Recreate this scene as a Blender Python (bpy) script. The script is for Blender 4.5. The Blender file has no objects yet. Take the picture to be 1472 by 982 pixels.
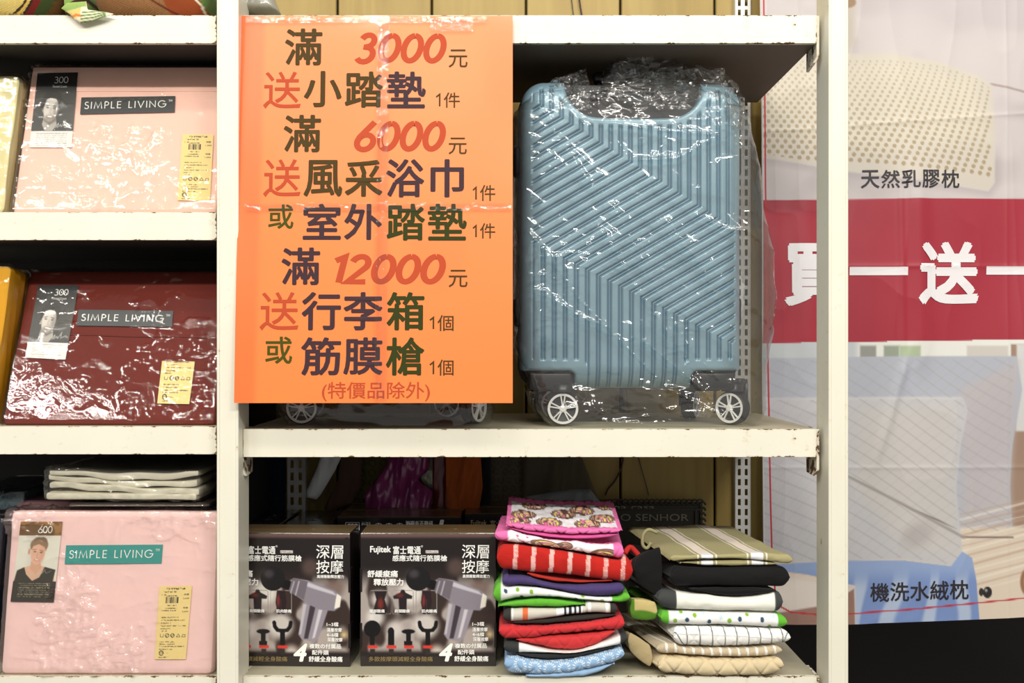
import bpy, bmesh, math, random
import numpy as np
from mathutils import Matrix, Vector

# ---------------------------------------------------------------- camera, world, lights, exposure
SC = bpy.context.scene
COL = SC.collection
FPX, DCAM, CX, HZ = 1518.0, 1.65, 736.0, 500.0      # focal length in px of a 1472 px wide frame, distance, vanishing point

cam_data = bpy.data.cameras.new('camera')
cam = bpy.data.objects.new('camera', cam_data)
COL.objects.link(cam)
cam.location = (0, -DCAM, 0)
cam.rotation_euler = (math.radians(90), 0, 0)
cam_data.sensor_width = 36
cam_data.lens = 36 * FPX / 1472
cam_data.shift_y = (HZ - 491) / 1472
cam_data.clip_start = 0.01
SC.camera = cam

world = bpy.data.worlds.new('world')
SC.world = world
world.use_nodes = True
world.node_tree.nodes['Background'].inputs[0].default_value = (1.0, 0.97, 0.92, 1)
world.node_tree.nodes['Background'].inputs[1].default_value = 0.68

def lamp(name, loc, target, sx, sy, power, color):
    d = bpy.data.lights.new(name, 'AREA')
    d.shape = 'RECTANGLE'; d.size = sx; d.size_y = sy; d.energy = power; d.color = color
    o = bpy.data.objects.new(name, d); COL.objects.link(o)
    o.location = loc
    o.rotation_euler = (Vector(target) - Vector(loc)).to_track_quat('-Z', 'Y').to_euler()
    return o
WARM = (1.0, 0.955, 0.88)
lamp('ceiling_tube', (-1.3, -4.2, 2.7), (-0.35, 0, 0), 1.2, 0.09, 112, WARM)
lamp('ceiling_tube', (0.3, -4.2, 2.7), (0.1, 0, 0), 1.2, 0.09, 112, WARM)
lamp('ceiling_tube', (1.9, -4.2, 2.7), (0.35, 0, 0), 1.2, 0.09, 112, WARM)
lamp('ceiling_tube', (-0.5, -2.0, 2.7), (0, 0, -0.2), 1.2, 0.09, 34, WARM)
lamp('ceiling_tube', (1.3, -2.0, 2.7), (0.3, 0, -0.2), 1.2, 0.09, 30, WARM)
lamp('ceiling_tube', (-2.6, -3.0, 2.4), (-0.4, 0, -0.3), 1.2, 0.09, 50, WARM)

SC.view_settings.view_transform = 'Standard'
SC.view_settings.look = 'None'
SC.view_settings.gamma = 1.0
SC.view_settings.use_curve_mapping = False
SC.view_settings.exposure = -0.62

# ---------------------------------------------------------------- helpers
rnd = random.Random(7)
NR = np.random.RandomState(5)

def lin(c):
    c = np.asarray(c, dtype=float) / 255.0
    return np.where(c <= 0.04045, c / 12.92, ((c + 0.055) / 1.055) ** 2.4)
def rgba(c):
    l = lin(c); return (float(l[0]), float(l[1]), float(l[2]), 1.0)

_tab = NR.rand(64, 64, 64)
def vnoise(x, y, z=0.0):
    x = np.asarray(x, float); y = np.asarray(y, float); z = np.asarray(z, float) + 0 * x
    xi, yi, zi = np.floor(x).astype(int), np.floor(y).astype(int), np.floor(z).astype(int)
    fx, fy, fz = x - xi, y - yi, z - zi
    fx = fx * fx * (3 - 2 * fx); fy = fy * fy * (3 - 2 * fy); fz = fz * fz * (3 - 2 * fz)
    r = 0
    for a in (0, 1):
        for b in (0, 1):
            for c in (0, 1):
                w = (fx if a else 1 - fx) * (fy if b else 1 - fy) * (fz if c else 1 - fz)
                r = r + w * _tab[(xi + a) % 64, (yi + b) % 64, (zi + c) % 64]
    return r * 2 - 1
def fbm(x, y, z=0.0, o=3):
    r, a = 0, 1.0
    for k in range(o):
        r = r + a * vnoise(x * 2 ** k + 17 * k, y * 2 ** k + 5 * k, z * 2 ** k + 3 * k); a *= 0.5
    return r
def ridged(x, y, z=0.0, o=3):
    r, a = 0, 1.0
    for k in range(o):
        r = r + a * (1 - np.abs(vnoise(x * 2 ** k + 31 * k, y * 2 ** k + 7 * k, z * 2 ** k + 3 * k))) ** 4; a *= 0.5
    return r
def sstep(a, b, x):
    t = np.clip((x - a) / (b - a), 0, 1); return t * t * (3 - 2 * t)

# geometry pieces are (V, F) pairs
def jn(*parts):
    V, F, n = [], [], 0
    for v, f in parts:
        v = np.asarray(v, float).reshape(-1, 3)
        V.append(v); F += [tuple(i + n for i in q) for q in f]; n += len(v)
    return np.vstack(V), F
def box(x0, x1, y0, y1, z0, z1):
    V = [(x, y, z) for x in (x0, x1) for y in (y0, y1) for z in (z0, z1)]
    return np.array(V, float), [(0, 1, 3, 2), (4, 6, 7, 5), (0, 4, 5, 1), (2, 3, 7, 6), (0, 2, 6, 4), (1, 5, 7, 3)]
def bm_out(bm):
    bm.verts.ensure_lookup_table(); bm.verts.index_update()
    V = np.array([v.co[:] for v in bm.verts]); F = [tuple(v.index for v in f.verts) for f in bm.faces]
    bm.free(); return V, F
def rbox(x0, x1, y0, y1, z0, z1, r=0.002, seg=2):
    bm = bmesh.new(); v, f = box(x0, x1, y0, y1, z0, z1)
    bv = [bm.verts.new(p) for p in v]
    for q in f: bm.faces.new([bv[i] for i in q])
    bmesh.ops.bevel(bm, geom=bm.edges[:], offset=r, segments=seg, profile=0.5, affect='EDGES')
    return bm_out(bm)
def xf(vf, M): 
    v, f = vf
    v = np.asarray(v, float); M = np.array(M)
    return v @ M[:3, :3].T + M[:3, 3], f
def T(x, y, z): return Matrix.Translation((x, y, z))
def R(a, ax): return Matrix.Rotation(math.radians(a), 4, ax)
def tube(path, r, n=8, caps=True):
    P = np.array(path, float); rr = np.broadcast_to(np.asarray(r, float), (len(P),))
    V, F = [], []
    tan = np.gradient(P, axis=0); tan /= np.linalg.norm(tan, axis=1)[:, None] + 1e-12
    up = np.array([0, 0, 1.0]) if abs(tan[0][2]) < .9 else np.array([1.0, 0, 0])
    for p, t, q in zip(P, tan, rr):
        a = np.cross(t, up); a /= np.linalg.norm(a) + 1e-12; b = np.cross(a, t); up = b
        for k in range(n):
            th = 2 * math.pi * k / n
            V.append(p + q * (math.cos(th) * a + math.sin(th) * b))
    for i in range(len(P) - 1):
        for k in range(n):
            F.append((i * n + k, i * n + (k + 1) % n, (i + 1) * n + (k + 1) % n, (i + 1) * n + k))
    if caps:
        F.append(tuple(range(n))[::-1]); F.append(tuple((len(P) - 1) * n + k for k in range(n)))
    return np.array(V), F
def lathe(prof, n=32):          # prof = [(radius, y)], turned round the y axis
    V = [(r * math.cos(2 * math.pi * k / n), y, r * math.sin(2 * math.pi * k / n)) for r, y in prof for k in range(n)]
    m = len(prof)
    F = [(i * n + k, i * n + (k + 1) % n, (i + 1) * n + (k + 1) % n, (i + 1) * n + k) for i in range(m - 1) for k in range(n)]
    return np.array(V), F
def gridf(nu, nv, close_u=False):
    F = []
    for j in range(nv - 1):
        for i in range(nu if close_u else nu - 1):
            a = j * nu + i; b = j * nu + (i + 1) % nu
            F.append((a, b, b + nu, a + nu))
    return F
def prism(pts, y0, y1):         # polygon in x,z extruded along y
    n = len(pts)
    V = [(p[0], y0, p[1]) for p in pts] + [(p[0], y1, p[1]) for p in pts]
    F = [tuple(range(n)), tuple(range(2 * n - 1, n - 1, -1))]
    F += [(i, (i + 1) % n, n + (i + 1) % n, n + i)[::-1] for i in range(n)]
    return np.array(V), F

def mkmesh(name, vf, smooth=False, cols=None):
    V, F = vf
    me = bpy.data.meshes.new(name)
    V = np.asarray(V, np.float32)
    if isinstance(F, np.ndarray):
        n = len(F); k = F.shape[1]
        me.vertices.add(len(V)); me.vertices.foreach_set('co', V.ravel())
        me.loops.add(n * k); me.loops.foreach_set('vertex_index', F.astype(np.int32).ravel())
        me.polygons.add(n); me.polygons.foreach_set('loop_start', np.arange(0, n * k, k, dtype=np.int32))
        me.update(calc_edges=True)
    else:
        me.from_pydata(V.tolist(), [], F)
    me.validate()
    if smooth: me.polygons.foreach_set('use_smooth', np.ones(len(me.polygons), bool))
    if cols is not None:
        a = me.color_attributes.new('Col', 'FLOAT_COLOR', 'POINT')
        c = np.ones((len(V), 4), np.float32); c[:, :3] = lin(cols); a.data.foreach_set('color', c.ravel())
    return me
def part(name, vf, mat, parent=None, smooth=False, cols=None, loc=None, label=None):
    me = mkmesh(name, vf, smooth, cols)
    me.materials.append(mat)
    o = bpy.data.objects.new(name, me); COL.objects.link(o)
    if parent is not None: o.parent = parent
    if loc is not None: o.location = loc
    if label: o['label'] = label
    return o
def tag(o, label=None, cat=None, group=None, kind=None):
    if label: o['label'] = label
    if cat: o['category'] = cat
    if group: o['group'] = group
    if kind: o['kind'] = kind
    return o
class Frame:                     # a local x (right) / z (up) plane that faces -y
    def __init__(s, x=0, y=0, z=0, lean=0, yaw=0, roll=0):
        s.M = T(x, y, z) @ R(yaw, 'Z') @ R(-lean, 'X') @ R(roll, 'Y')
        s.I = s.M.inverted()
    def at(s, px, py, y0=0.0):   # where the line of sight through a photo pixel meets the plane y = y0, in local x, z
        c = s.I @ Vector((0, -DCAM, 0)); d = s.I.to_3x3() @ Vector(((px - CX) / FPX, 1, (HZ - py) / FPX))
        t = (y0 - c.y) / d.y; p = c + d * t
        return p.x, p.z
def thing(name, frame, label, cat, group=None):
    o = bpy.data.objects.new(name, None); COL.objects.link(o)
    o.matrix_world = frame.M; o.empty_display_size = 0.05
    return tag(o, label, cat, group)
W0 = Frame()
def wx(px, Y): return (px - CX) / FPX * (DCAM + Y)
def wz(py, Y): return (HZ - py) / FPX * (DCAM + Y)

# ---- materials
MC = {}
def nodes(name):
    m = bpy.data.materials.new(name); m.use_nodes = True
    nt = m.node_tree; b = nt.nodes['Principled BSDF']
    return m, nt, b
def N(nt, t, **kw):
    n = nt.nodes.new(t)
    for k, v in kw.items():
        if k.startswith('i_'):
            key = k[2:]; key = int(key) if key.isdigit() else key.replace('_', ' ')
            n.inputs[key].default_value = v
        else: setattr(n, k, v)
    return n
def mat(name, color=(200, 200, 200), rough=0.5, metal=0.0, spec=0.5, var=0.0, vscale=20, bump=0.0, bscale=200, stretch=None, vc=False, sheen=0.0, coat=0.0, weave=0.0, wscale=900):
    if name in MC: return MC[name]
    m, nt, b = nodes(name)
    tc = N(nt, 'ShaderNodeTexCoord'); co = tc.outputs['Object']
    if stretch:
        mp = N(nt, 'ShaderNodeMapping'); mp.inputs['Scale'].default_value = stretch
        nt.links.new(co, mp.inputs[0]); co = mp.outputs[0]
    if vc:
        at = N(nt, 'ShaderNodeAttribute', attribute_name='Col'); src = at.outputs['Color']
    else:
        rg = N(nt, 'ShaderNodeRGB'); rg.outputs[0].default_value = rgba(color); src = rg.outputs[0]
    if var > 0:
        no = N(nt, 'ShaderNodeTexNoise', i_Scale=vscale, i_Detail=5.0); nt.links.new(co, no.inputs['Vector'])
        mr = N(nt, 'ShaderNodeMapRange'); mr.inputs['To Min'].default_value = 1 - var; mr.inputs['To Max'].default_value = 1 + var
        nt.links.new(no.outputs[0], mr.inputs[0])
        mx = N(nt, 'ShaderNodeVectorMath', operation='SCALE'); nt.links.new(src, mx.inputs[0]); nt.links.new(mr.outputs[0], mx.inputs['Scale'])
        src = mx.outputs[0]
    nt.links.new(src, b.inputs['Base Color'])
    b.inputs['Roughness'].default_value = rough; b.inputs['Metallic'].default_value = metal
    b.inputs['Specular IOR Level'].default_value = spec
    if sheen: b.inputs['Sheen Weight'].default_value = sheen; b.inputs['Sheen Roughness'].default_value = 0.5
    if coat: b.inputs['Coat Weight'].default_value = coat; b.inputs['Coat Roughness'].default_value = 0.08
    last = None
    if bump > 0:
        no = N(nt, 'ShaderNodeTexNoise', i_Scale=bscale, i_Detail=3.0); nt.links.new(co, no.inputs['Vector'])
        bp = N(nt, 'ShaderNodeBump', i_Strength=bump, i_Distance=0.002); nt.links.new(no.outputs[0], bp.inputs['Height']); last = bp
    if weave > 0:
        wv = N(nt, 'ShaderNodeTexWave', i_Scale=wscale / 6.0, bands_direction='X'); nt.links.new(tc.outputs['Object'], wv.inputs['Vector'])
        wz_ = N(nt, 'ShaderNodeTexWave', i_Scale=wscale / 6.0, bands_direction='Z'); nt.links.new(tc.outputs['Object'], wz_.inputs['Vector'])
        mm = N(nt, 'ShaderNodeMath', operation='MULTIPLY'); nt.links.new(wv.outputs[1], mm.inputs[0]); nt.links.new(wz_.outputs[1], mm.inputs[1])
        bp = N(nt, 'ShaderNodeBump', i_Strength=weave, i_Distance=0.001); nt.links.new(mm.outputs[0], bp.inputs['Height'])
        if last: nt.links.new(last.outputs[0], bp.inputs['Normal'])
        last = bp
    if last: nt.links.new(last.outputs[0], b.inputs['Normal'])
    MC[name] = m; return m

def film(name, haze=0.05, rough=0.07, scale=14.0, strength=0.5, tint=(250, 250, 248), boost=1.0, dist=0.006):
    if name in MC: return MC[name]
    m = bpy.data.materials.new(name); m.use_nodes = True; nt = m.node_tree; nt.nodes.clear()
    out = N(nt, 'ShaderNodeOutputMaterial')
    tc = N(nt, 'ShaderNodeTexCoord')
    no = N(nt, 'ShaderNodeTexNoise', i_Scale=scale, i_Detail=4.0, i_Distortion=1.2); nt.links.new(tc.outputs['Object'], no.inputs['Vector'])
    ab = N(nt, 'ShaderNodeMath', operation='SUBTRACT'); nt.links.new(no.outputs[0], ab.inputs[0]); ab.inputs[1].default_value = 0.68
    ab2 = N(nt, 'ShaderNodeMath', operation='ABSOLUTE'); nt.links.new(ab.outputs[0], ab2.inputs[0])
    pw = N(nt, 'ShaderNodeMath', operation='POWER'); nt.links.new(ab2.outputs[0], pw.inputs[0]); pw.inputs[1].default_value = 0.6
    bp = N(nt, 'ShaderNodeBump', i_Strength=strength, i_Distance=dist); nt.links.new(pw.outputs[0], bp.inputs['Height'])
    fr = N(nt, 'ShaderNodeFresnel', i_IOR=1.5); nt.links.new(bp.outputs[0], fr.inputs['Normal'])
    bo = N(nt, 'ShaderNodeMath', operation='MULTIPLY', use_clamp=True); nt.links.new(fr.outputs[0], bo.inputs[0]); bo.inputs[1].default_value = boost
    mn = N(nt, 'ShaderNodeMath', operation='MINIMUM'); nt.links.new(bo.outputs[0], mn.inputs[0]); mn.inputs[1].default_value = 0.42; bo = mn
    gl = N(nt, 'ShaderNodeBsdfGlossy', i_Roughness=rough); nt.links.new(bp.outputs[0], gl.inputs['Normal'])
    tr = N(nt, 'ShaderNodeBsdfTransparent'); tr.inputs[0].default_value = rgba(tint)
    df = N(nt, 'ShaderNodeBsdfDiffuse'); df.inputs[0].default_value = (.8, .8, .8, 1)
    m1 = N(nt, 'ShaderNodeMixShader', i_0=haze); nt.links.new(tr.outputs[0], m1.inputs[1]); nt.links.new(df.outputs[0], m1.inputs[2])
    m2 = N(nt, 'ShaderNodeMixShader'); nt.links.new(bo.outputs[0], m2.inputs[0]); nt.links.new(m1.outputs[0], m2.inputs[1]); nt.links.new(gl.outputs[0], m2.inputs[2])
    nt.links.new(m2.outputs[0], out.inputs[0])
    MC[name] = m; return m

def paint_mat():                # cream enamel with rust chips, worn most along the edges of each bar (object z or x)
    if 'cream_paint' in MC: return MC['cream_paint']
    m, nt, b = nodes('cream_paint')
    tc = N(nt, 'ShaderNodeTexCoord')
    at = N(nt, 'ShaderNodeAttribute', attribute_name='wear')
    n1 = N(nt, 'ShaderNodeTexNoise', i_Scale=55.0, i_Detail=6.0, i_Roughness=0.7); nt.links.new(tc.outputs['Object'], n1.inputs['Vector'])
    n2 = N(nt, 'ShaderNodeTexNoise', i_Scale=4.0, i_Detail=3.0); nt.links.new(tc.outputs['Object'], n2.inputs['Vector'])
    a1 = N(nt, 'ShaderNodeMath', operation='MULTIPLY_ADD'); nt.links.new(n2.outputs[0], a1.inputs[0]); a1.inputs[1].default_value = 0.35; nt.links.new(n1.outputs[0], a1.inputs[2])
    a2 = N(nt, 'ShaderNodeMath', operation='MULTIPLY_ADD'); nt.links.new(at.outputs['Fac'], a2.inputs[0]); a2.inputs[1].default_value = 0.17; nt.links.new(a1.outputs[0], a2.inputs[2])
    cr = N(nt, 'ShaderNodeMapRange'); nt.links.new(a2.outputs[0], cr.inputs[0])
    cr.inputs['From Min'].default_value = 0.885; cr.inputs['From Max'].default_value = 0.905
    st = N(nt, 'ShaderNodeMapRange'); nt.links.new(a2.outputs[0], st.inputs[0])
    st.inputs['From Min'].default_value = 0.78; st.inputs['From Max'].default_value = 0.9; st.inputs['To Max'].default_value = 0.35
    n3 = N(nt, 'ShaderNodeTexNoise', i_Scale=9.0, i_Detail=4.0); nt.links.new(tc.outputs['Object'], n3.inputs['Vector'])
    c0 = N(nt, 'ShaderNodeMix', data_type='RGBA'); nt.links.new(n3.outputs[0], c0.inputs[0])
    c0.inputs[6].default_value = rgba((230, 226, 206)); c0.inputs[7].default_value = rgba((240, 237, 222))
    c1 = N(nt, 'ShaderNodeMix', data_type='RGBA'); nt.links.new(st.outputs[0], c1.inputs[0]); nt.links.new(c0.outputs[2], c1.inputs[6]); c1.inputs[7].default_value = rgba((196, 160, 96))
    c2 = N(nt, 'ShaderNodeMix', data_type='RGBA'); nt.links.new(cr.outputs[0], c2.inputs[0]); nt.links.new(c1.outputs[2], c2.inputs[6]); c2.inputs[7].default_value = rgba((92, 66, 40))
    nt.links.new(c2.outputs[2], b.inputs['Base Color'])
    r = N(nt, 'ShaderNodeMapRange'); nt.links.new(cr.outputs[0], r.inputs[0]); r.inputs['To Min'].default_value = 0.34; r.inputs['To Max'].default_value = 0.85
    nt.links.new(r.outputs[0], b.inputs['Roughness'])
    n4 = N(nt, 'ShaderNodeTexNoise', i_Scale=160.0, i_Detail=2.0); nt.links.new(tc.outputs['Object'], n4.inputs['Vector'])
    bp0 = N(nt, 'ShaderNodeBump', i_Strength=0.08, i_Distance=0.001); nt.links.new(n4.outputs[0], bp0.inputs['Height'])
    bp = N(nt, 'ShaderNodeBump', i_Strength=0.5, i_Distance=0.0008, invert=True); nt.links.new(cr.outputs[0], bp.inputs['Height']); nt.links.new(bp0.outputs[0], bp.inputs['Normal'])
    nt.links.new(bp.outputs[0], b.inputs['Normal'])
    MC['cream_paint'] = m; return m

# ---- flat lettering (outline glyphs turned into thin meshes)
_tc = {}
def glyphs(s, bold, shear, res=3):
    k = (s, bold, shear)
    if k in _tc: return _tc[k]
    cu = bpy.data.curves.new('t', 'FONT'); cu.body = s; cu.size = 1; cu.shear = shear; cu.resolution_u = res
    o = bpy.data.objects.new('t', cu); COL.objects.link(o)
    dg = bpy.context.evaluated_depsgraph_get(); me = bpy.data.meshes.new_from_object(o.evaluated_get(dg))
    V = np.zeros(len(me.vertices) * 3); me.vertices.foreach_get('co', V); V = V.reshape(-1, 3)
    F = [tuple(p.vertices) for p in me.polygons]
    bpy.data.objects.remove(o); bpy.data.curves.remove(cu); bpy.data.meshes.remove(me)
    if bold > .004 and len(V):          # heavier weight: the glyph laid over itself a little to each side
        VV, FF = [], []
        for k, a in enumerate(range(0, 360, 60)):
            n = len(V) * k
            VV.append(V + [bold * math.cos(math.radians(a)), bold * math.sin(math.radians(a)), k]); FF += [tuple(i + n for i in q) for q in F]
        V, F = np.vstack(VV), FF
    _tc[k] = (V, F); return _tc[k]
def glyph_vf(s, x0, x1, z0, z1, y=0.0, bold=0.0, shear=0.0, flipx=False, flipz=False, rot=0):
    V, F = glyphs(s, bold, shear)
    if not len(V): return np.zeros((0, 3)), []
    X, Z = V[:, 0], V[:, 1]
    if rot == 90: X, Z = -Z, X
    if rot == -90: X, Z = Z, -X
    u = (X - X.min()) / max(1e-9, np.ptp(X)); v = (Z - Z.min()) / max(1e-9, np.ptp(Z))
    if flipx: u = 1 - u
    if flipz: v = 1 - v
    P = np.stack([x0 + u * (x1 - x0), y - V[:, 2] * 2.5e-5, z0 + v * (z1 - z0)], 1)
    if flipx != flipz: F = [q[::-1] for q in F]
    return P, F
def ptext(fr, s, x0, x1, y0, y1, y=0.0, **kw):     # lettering whose box is read off the photograph, laid on frame fr
    a = fr.at(x0, y0, y); b = fr.at(x1, y1, y)
    return glyph_vf(s, a[0], b[0], b[1], a[1], y, **kw)
def pquad(fr, x0, x1, y0, y1, y=0.0):
    a = fr.at(x0, y0, y); b = fr.at(x1, y1, y)
    return np.array([(a[0], y, b[1]), (b[0], y, b[1]), (b[0], y, a[1]), (a[0], y, a[1])]), [(0, 1, 2, 3)]
def strokes(paths, w, y):        # flat line drawing: paths in x,z
    V, F = [], []
    for kk, P in enumerate(paths):
        P = np.array(P, float); yk = y - kk * 2e-5
        d = np.gradient(P, axis=0); L = np.linalg.norm(d, axis=1)[:, None] + 1e-12; d = d / L
        nrm = np.stack([-d[:, 1], d[:, 0]], 1)
        if len(P) > 2:           # mitre
            e = np.diff(P, axis=0); e /= np.linalg.norm(e, axis=1)[:, None] + 1e-12
            for i in range(1, len(P) - 1):
                m = np.array([-(e[i - 1][1] + e[i][1]), e[i - 1][0] + e[i][0]]); l = np.linalg.norm(m)
                if l > .5: 
                    m /= l; c = m @ np.array([-e[i][1], e[i][0]]); nrm[i] = m / max(.45, c)
            nrm[0] = (-e[0][1], e[0][0]); nrm[-1] = (-e[-1][1], e[-1][0])
        n = len(V)
        for p, q in zip(P, nrm):
            V.append((p[0] - q[0] * w / 2, yk, p[1] - q[1] * w / 2)); V.append((p[0] + q[0] * w / 2, yk, p[1] + q[1] * w / 2))
        for i in range(len(P) - 1):
            F.append((n + 2 * i, n + 2 * i + 2, n + 2 * i + 3, n + 2 * i + 1))
    return np.array(V), F
def arc(cx, cy, rx, ry, a0, a1, n=14):
    return [(cx + rx * math.cos(math.radians(a0 + (a1 - a0) * i / n)), cy + ry * math.sin(math.radians(a0 + (a1 - a0) * i / n))) for i in range(n + 1)]
FUT = {'S': (.50, [arc(.26, .74, .20, .22, 40, 250, 12) + arc(.24, .27, .22, .25, 75, -160, 14)]),
       'I': (.16, [[(.08, 0), (.08, 1)]]),
       'M': (1.0, [[(.06, 0), (.2, .97), (.5, .1), (.8, .97), (.94, 0)]]),
       'P': (.55, [[(.08, 0), (.08, 1)], [(.08, .96), (.26, .96)] + arc(.26, .71, .24, .25, 90, -90, 12) + [(.08, .46)]]),
       'L': (.50, [[(.08, 1), (.08, .05), (.46, .05)]]),
       'E': (.55, [[(.5, .95), (.08, .95), (.08, .05), (.5, .05)], [(.08, .52), (.48, .52)]]),
       'V': (.78, [[(.04, 1), (.39, .04), (.74, 1)]]),
       'N': (.80, [[(.08, 0), (.08, .93), (.72, .07), (.72, 1)]]),
       'G': (.98, [arc(.50, .5, .44, .47, 42, 360, 26) + [(.56, .5)]]), ' ': (.38, [])}
def fit(vf, x0, x1, z0, z1):
    V, F = vf; V = V.copy()
    V[:, 0] = x0 + (V[:, 0] - V[:, 0].min()) / np.ptp(V[:, 0]) * (x1 - x0); V[:, 2] = z0 + (V[:, 2] - V[:, 2].min()) / np.ptp(V[:, 2]) * (z1 - z0)
    return V, F
def futura(s, x0, x1, z0, z1, y, w=0.1):
    adv, paths = 0, []
    for ch in s:
        W_, ps = FUT[ch]
        for p in ps: paths.append([(adv + q[0], q[1]) for q in p])
        adv += W_ + .2
    return fit(strokes(paths, w, y), x0, x1, z0, z1)

# ---- printed pictures: a fine mesh whose vertex colours are computed here
class Pic:
    def __init__(s, X, Y, base):
        s.X, s.Y = X, Y; s.C = np.ones(X.shape + (3,)) * np.array(base, float)
    def put(s, a, c):
        a = np.clip(a, 0, 1)[..., None]; s.C = s.C * (1 - a) + a * np.asarray(c, float)
    def ell(s, cx, cy, rx, ry, c, soft=1.0, rot=0, op=1):
        t = math.radians(rot); dx, dy = s.X - cx, s.Y - cy
        u = (dx * math.cos(t) + dy * math.sin(t)) / rx; v = (-dx * math.sin(t) + dy * math.cos(t)) / ry
        r = np.sqrt(u * u + v * v); s.put(op * sstep(soft / 2, -soft / 2, (r - 1) * min(rx, ry)), c)
    def dpoly(s, pts):
        X, Y = s.X, s.Y; d = np.full(X.shape, 1e9); ins = np.zeros(X.shape, bool); n = len(pts)
        for i in range(n):
            (ax, ay), (bx, by) = pts[i], pts[(i + 1) % n]
            ex, ey = bx - ax, by - ay; t = np.clip(((X - ax) * ex + (Y - ay) * ey) / (ex * ex + ey * ey + 1e-12), 0, 1)
            d = np.minimum(d, np.hypot(X - ax - t * ex, Y - ay - t * ey))
            c = ((ay > Y) != (by > Y)) & (X < (bx - ax) * (Y - ay) / (by - ay + 1e-12) + ax); ins ^= c
        return np.where(ins, -d, d)
    def poly(s, pts, c, soft=1.0, op=1): s.put(op * sstep(soft / 2, -soft / 2, s.dpoly(pts)), c)
    def line(s, pts, w, c, soft=1.0, op=1):
        X, Y = s.X, s.Y; d = np.full(X.shape, 1e9)
        for (ax, ay), (bx, by) in zip(pts[:-1], pts[1:]):
            ex, ey = bx - ax, by - ay; t = np.clip(((X - ax) * ex + (Y - ay) * ey) / (ex * ex + ey * ey + 1e-12), 0, 1)
            d = np.minimum(d, np.hypot(X - ax - t * ex, Y - ay - t * ey))
        s.put(op * sstep(w / 2 + soft / 2, w / 2 - soft / 2, d), c)
    def rect(s, x0, x1, y0, y1, c, soft=.5, op=1): s.poly([(x0, y0), (x1, y0), (x1, y1), (x0, y1)], c, soft, op)
    def rows(s, x0, x1, ys, h, c, cell=1.6, seed=0, op=.8):     # rows of print too small to read
        for k, y in enumerate(ys):
            on = vnoise(s.X / cell + 13 * k + seed, s.Y / (h * .6) + seed, k * 1.7) > -.15
            s.put(op * on * (np.abs(s.Y - y) < h / 2) * (s.X > x0) * (s.X < x1), c)
def picture(name, fr, q, nx, ny, fn, parent, m, y=0.0, base=(255, 255, 255), off=None, uv=None, label=None):
    """q = photo box (x0, x1, y0, y1) of the print; fn paints in coordinates uv (default the photo box)"""
    a = fr.at(q[0], q[2], y); b = fr.at(q[1], q[3], y)
    u, v = np.meshgrid(np.linspace(0, 1, nx), np.linspace(0, 1, ny))
    U = uv or q
    P = Pic(U[0] + u * (U[1] - U[0]), U[2] + v * (U[3] - U[2]), base); fn(P)
    x = a[0] + u * (b[0] - a[0]); z = a[1] + v * (b[1] - a[1]); yy = np.full(x.shape, y)
    if off is not None: yy = yy + off(x, z)
    idx = np.arange(nx * ny).reshape(ny, nx)
    F = np.stack([idx[:-1, :-1], idx[1:, :-1], idx[1:, 1:], idx[:-1, 1:]], -1).reshape(-1, 4)
    return part(name, (np.stack([x, yy, z], -1).reshape(-1, 3), F), m, parent, True, np.clip(P.C, 0, 255).reshape(-1, 3), label=label)
# ---------------------------------------------------------------- setting
WALLY = 0.46
dark_floor = part('floor', box(-1.6, 2.6, -3.2, 2.2, -0.80, -0.78), mat('dark_floor', (26, 22, 20), .45, bump=.2), None); tag(dark_floor, kind='structure')
far = part('wall_far', box(-1.6, 2.6, 2.2, 2.24, -0.78, 1.2), mat('dark_wall', (22, 20, 19), .7), None); tag(far, kind='structure')

def wood_mat():
    m, nt, b = nodes('plank_wood')
    tc = N(nt, 'ShaderNodeTexCoord'); oi = N(nt, 'ShaderNodeObjectInfo')
    mp = N(nt, 'ShaderNodeMapping'); mp.inputs['Scale'].default_value = (5, 1, 0.5); nt.links.new(tc.outputs['Object'], mp.inputs[0])
    ad = N(nt, 'ShaderNodeVectorMath', operation='ADD'); nt.links.new(mp.outputs[0], ad.inputs[0]); 
    sc = N(nt, 'ShaderNodeVectorMath', operation='SCALE'); nt.links.new(oi.outputs['Location'], sc.inputs[0]); sc.inputs['Scale'].default_value = 37.0
    nt.links.new(sc.outputs[0], ad.inputs[1])
    n = N(nt, 'ShaderNodeTexNoise', i_Scale=3.0, i_Detail=8.0, i_Distortion=1.6); nt.links.new(ad.outputs[0], n.inputs['Vector'])
    cr = N(nt, 'ShaderNodeValToRGB'); nt.links.new(n.outputs[0], cr.inputs[0])
    cr.color_ramp.elements[0].position = .2; cr.color_ramp.elements[0].color = rgba((150, 124, 58))
    cr.color_ramp.elements[1].position = .85; cr.color_ramp.elements[1].color = rgba((182, 158, 88))
    nt.links.new(cr.outputs[0], b.inputs['Base Color']); b.inputs['Roughness'].default_value = .5
    return m
WOOD = wood_mat()
pw = 0.1885
wall_right_end = 0.535
wall = part('wall_back', box(-1.3, wall_right_end, WALLY + .008, WALLY + .03, -0.78, 0.95), mat('groove_dark', (30, 22, 12), .8)); tag(wall, kind='structure')
x = wx(485, WALLY) - 5 * pw
plank_me = None
while x < wall_right_end - .01:
    w = min(pw, wall_right_end - x)
    if w > pw - .001:
        if plank_me is None:
            o = part('plank', rbox(0, pw - .0045, 0, .008, -0.78, 0.95, .002, 1), WOOD, wall, loc=(x + .00225, WALLY, 0)); plank_me = o.data
        else:
            o = bpy.data.objects.new('plank', plank_me); COL.objects.link(o); o.parent = wall; o.location = (x + .00225, WALLY, 0)
    else:
        part('plank', rbox(0, w - .00225, 0, .008, -0.78, 0.95, .002, 1), WOOD, wall, loc=(x + .00225, WALLY, 0))
    x += pw

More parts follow.
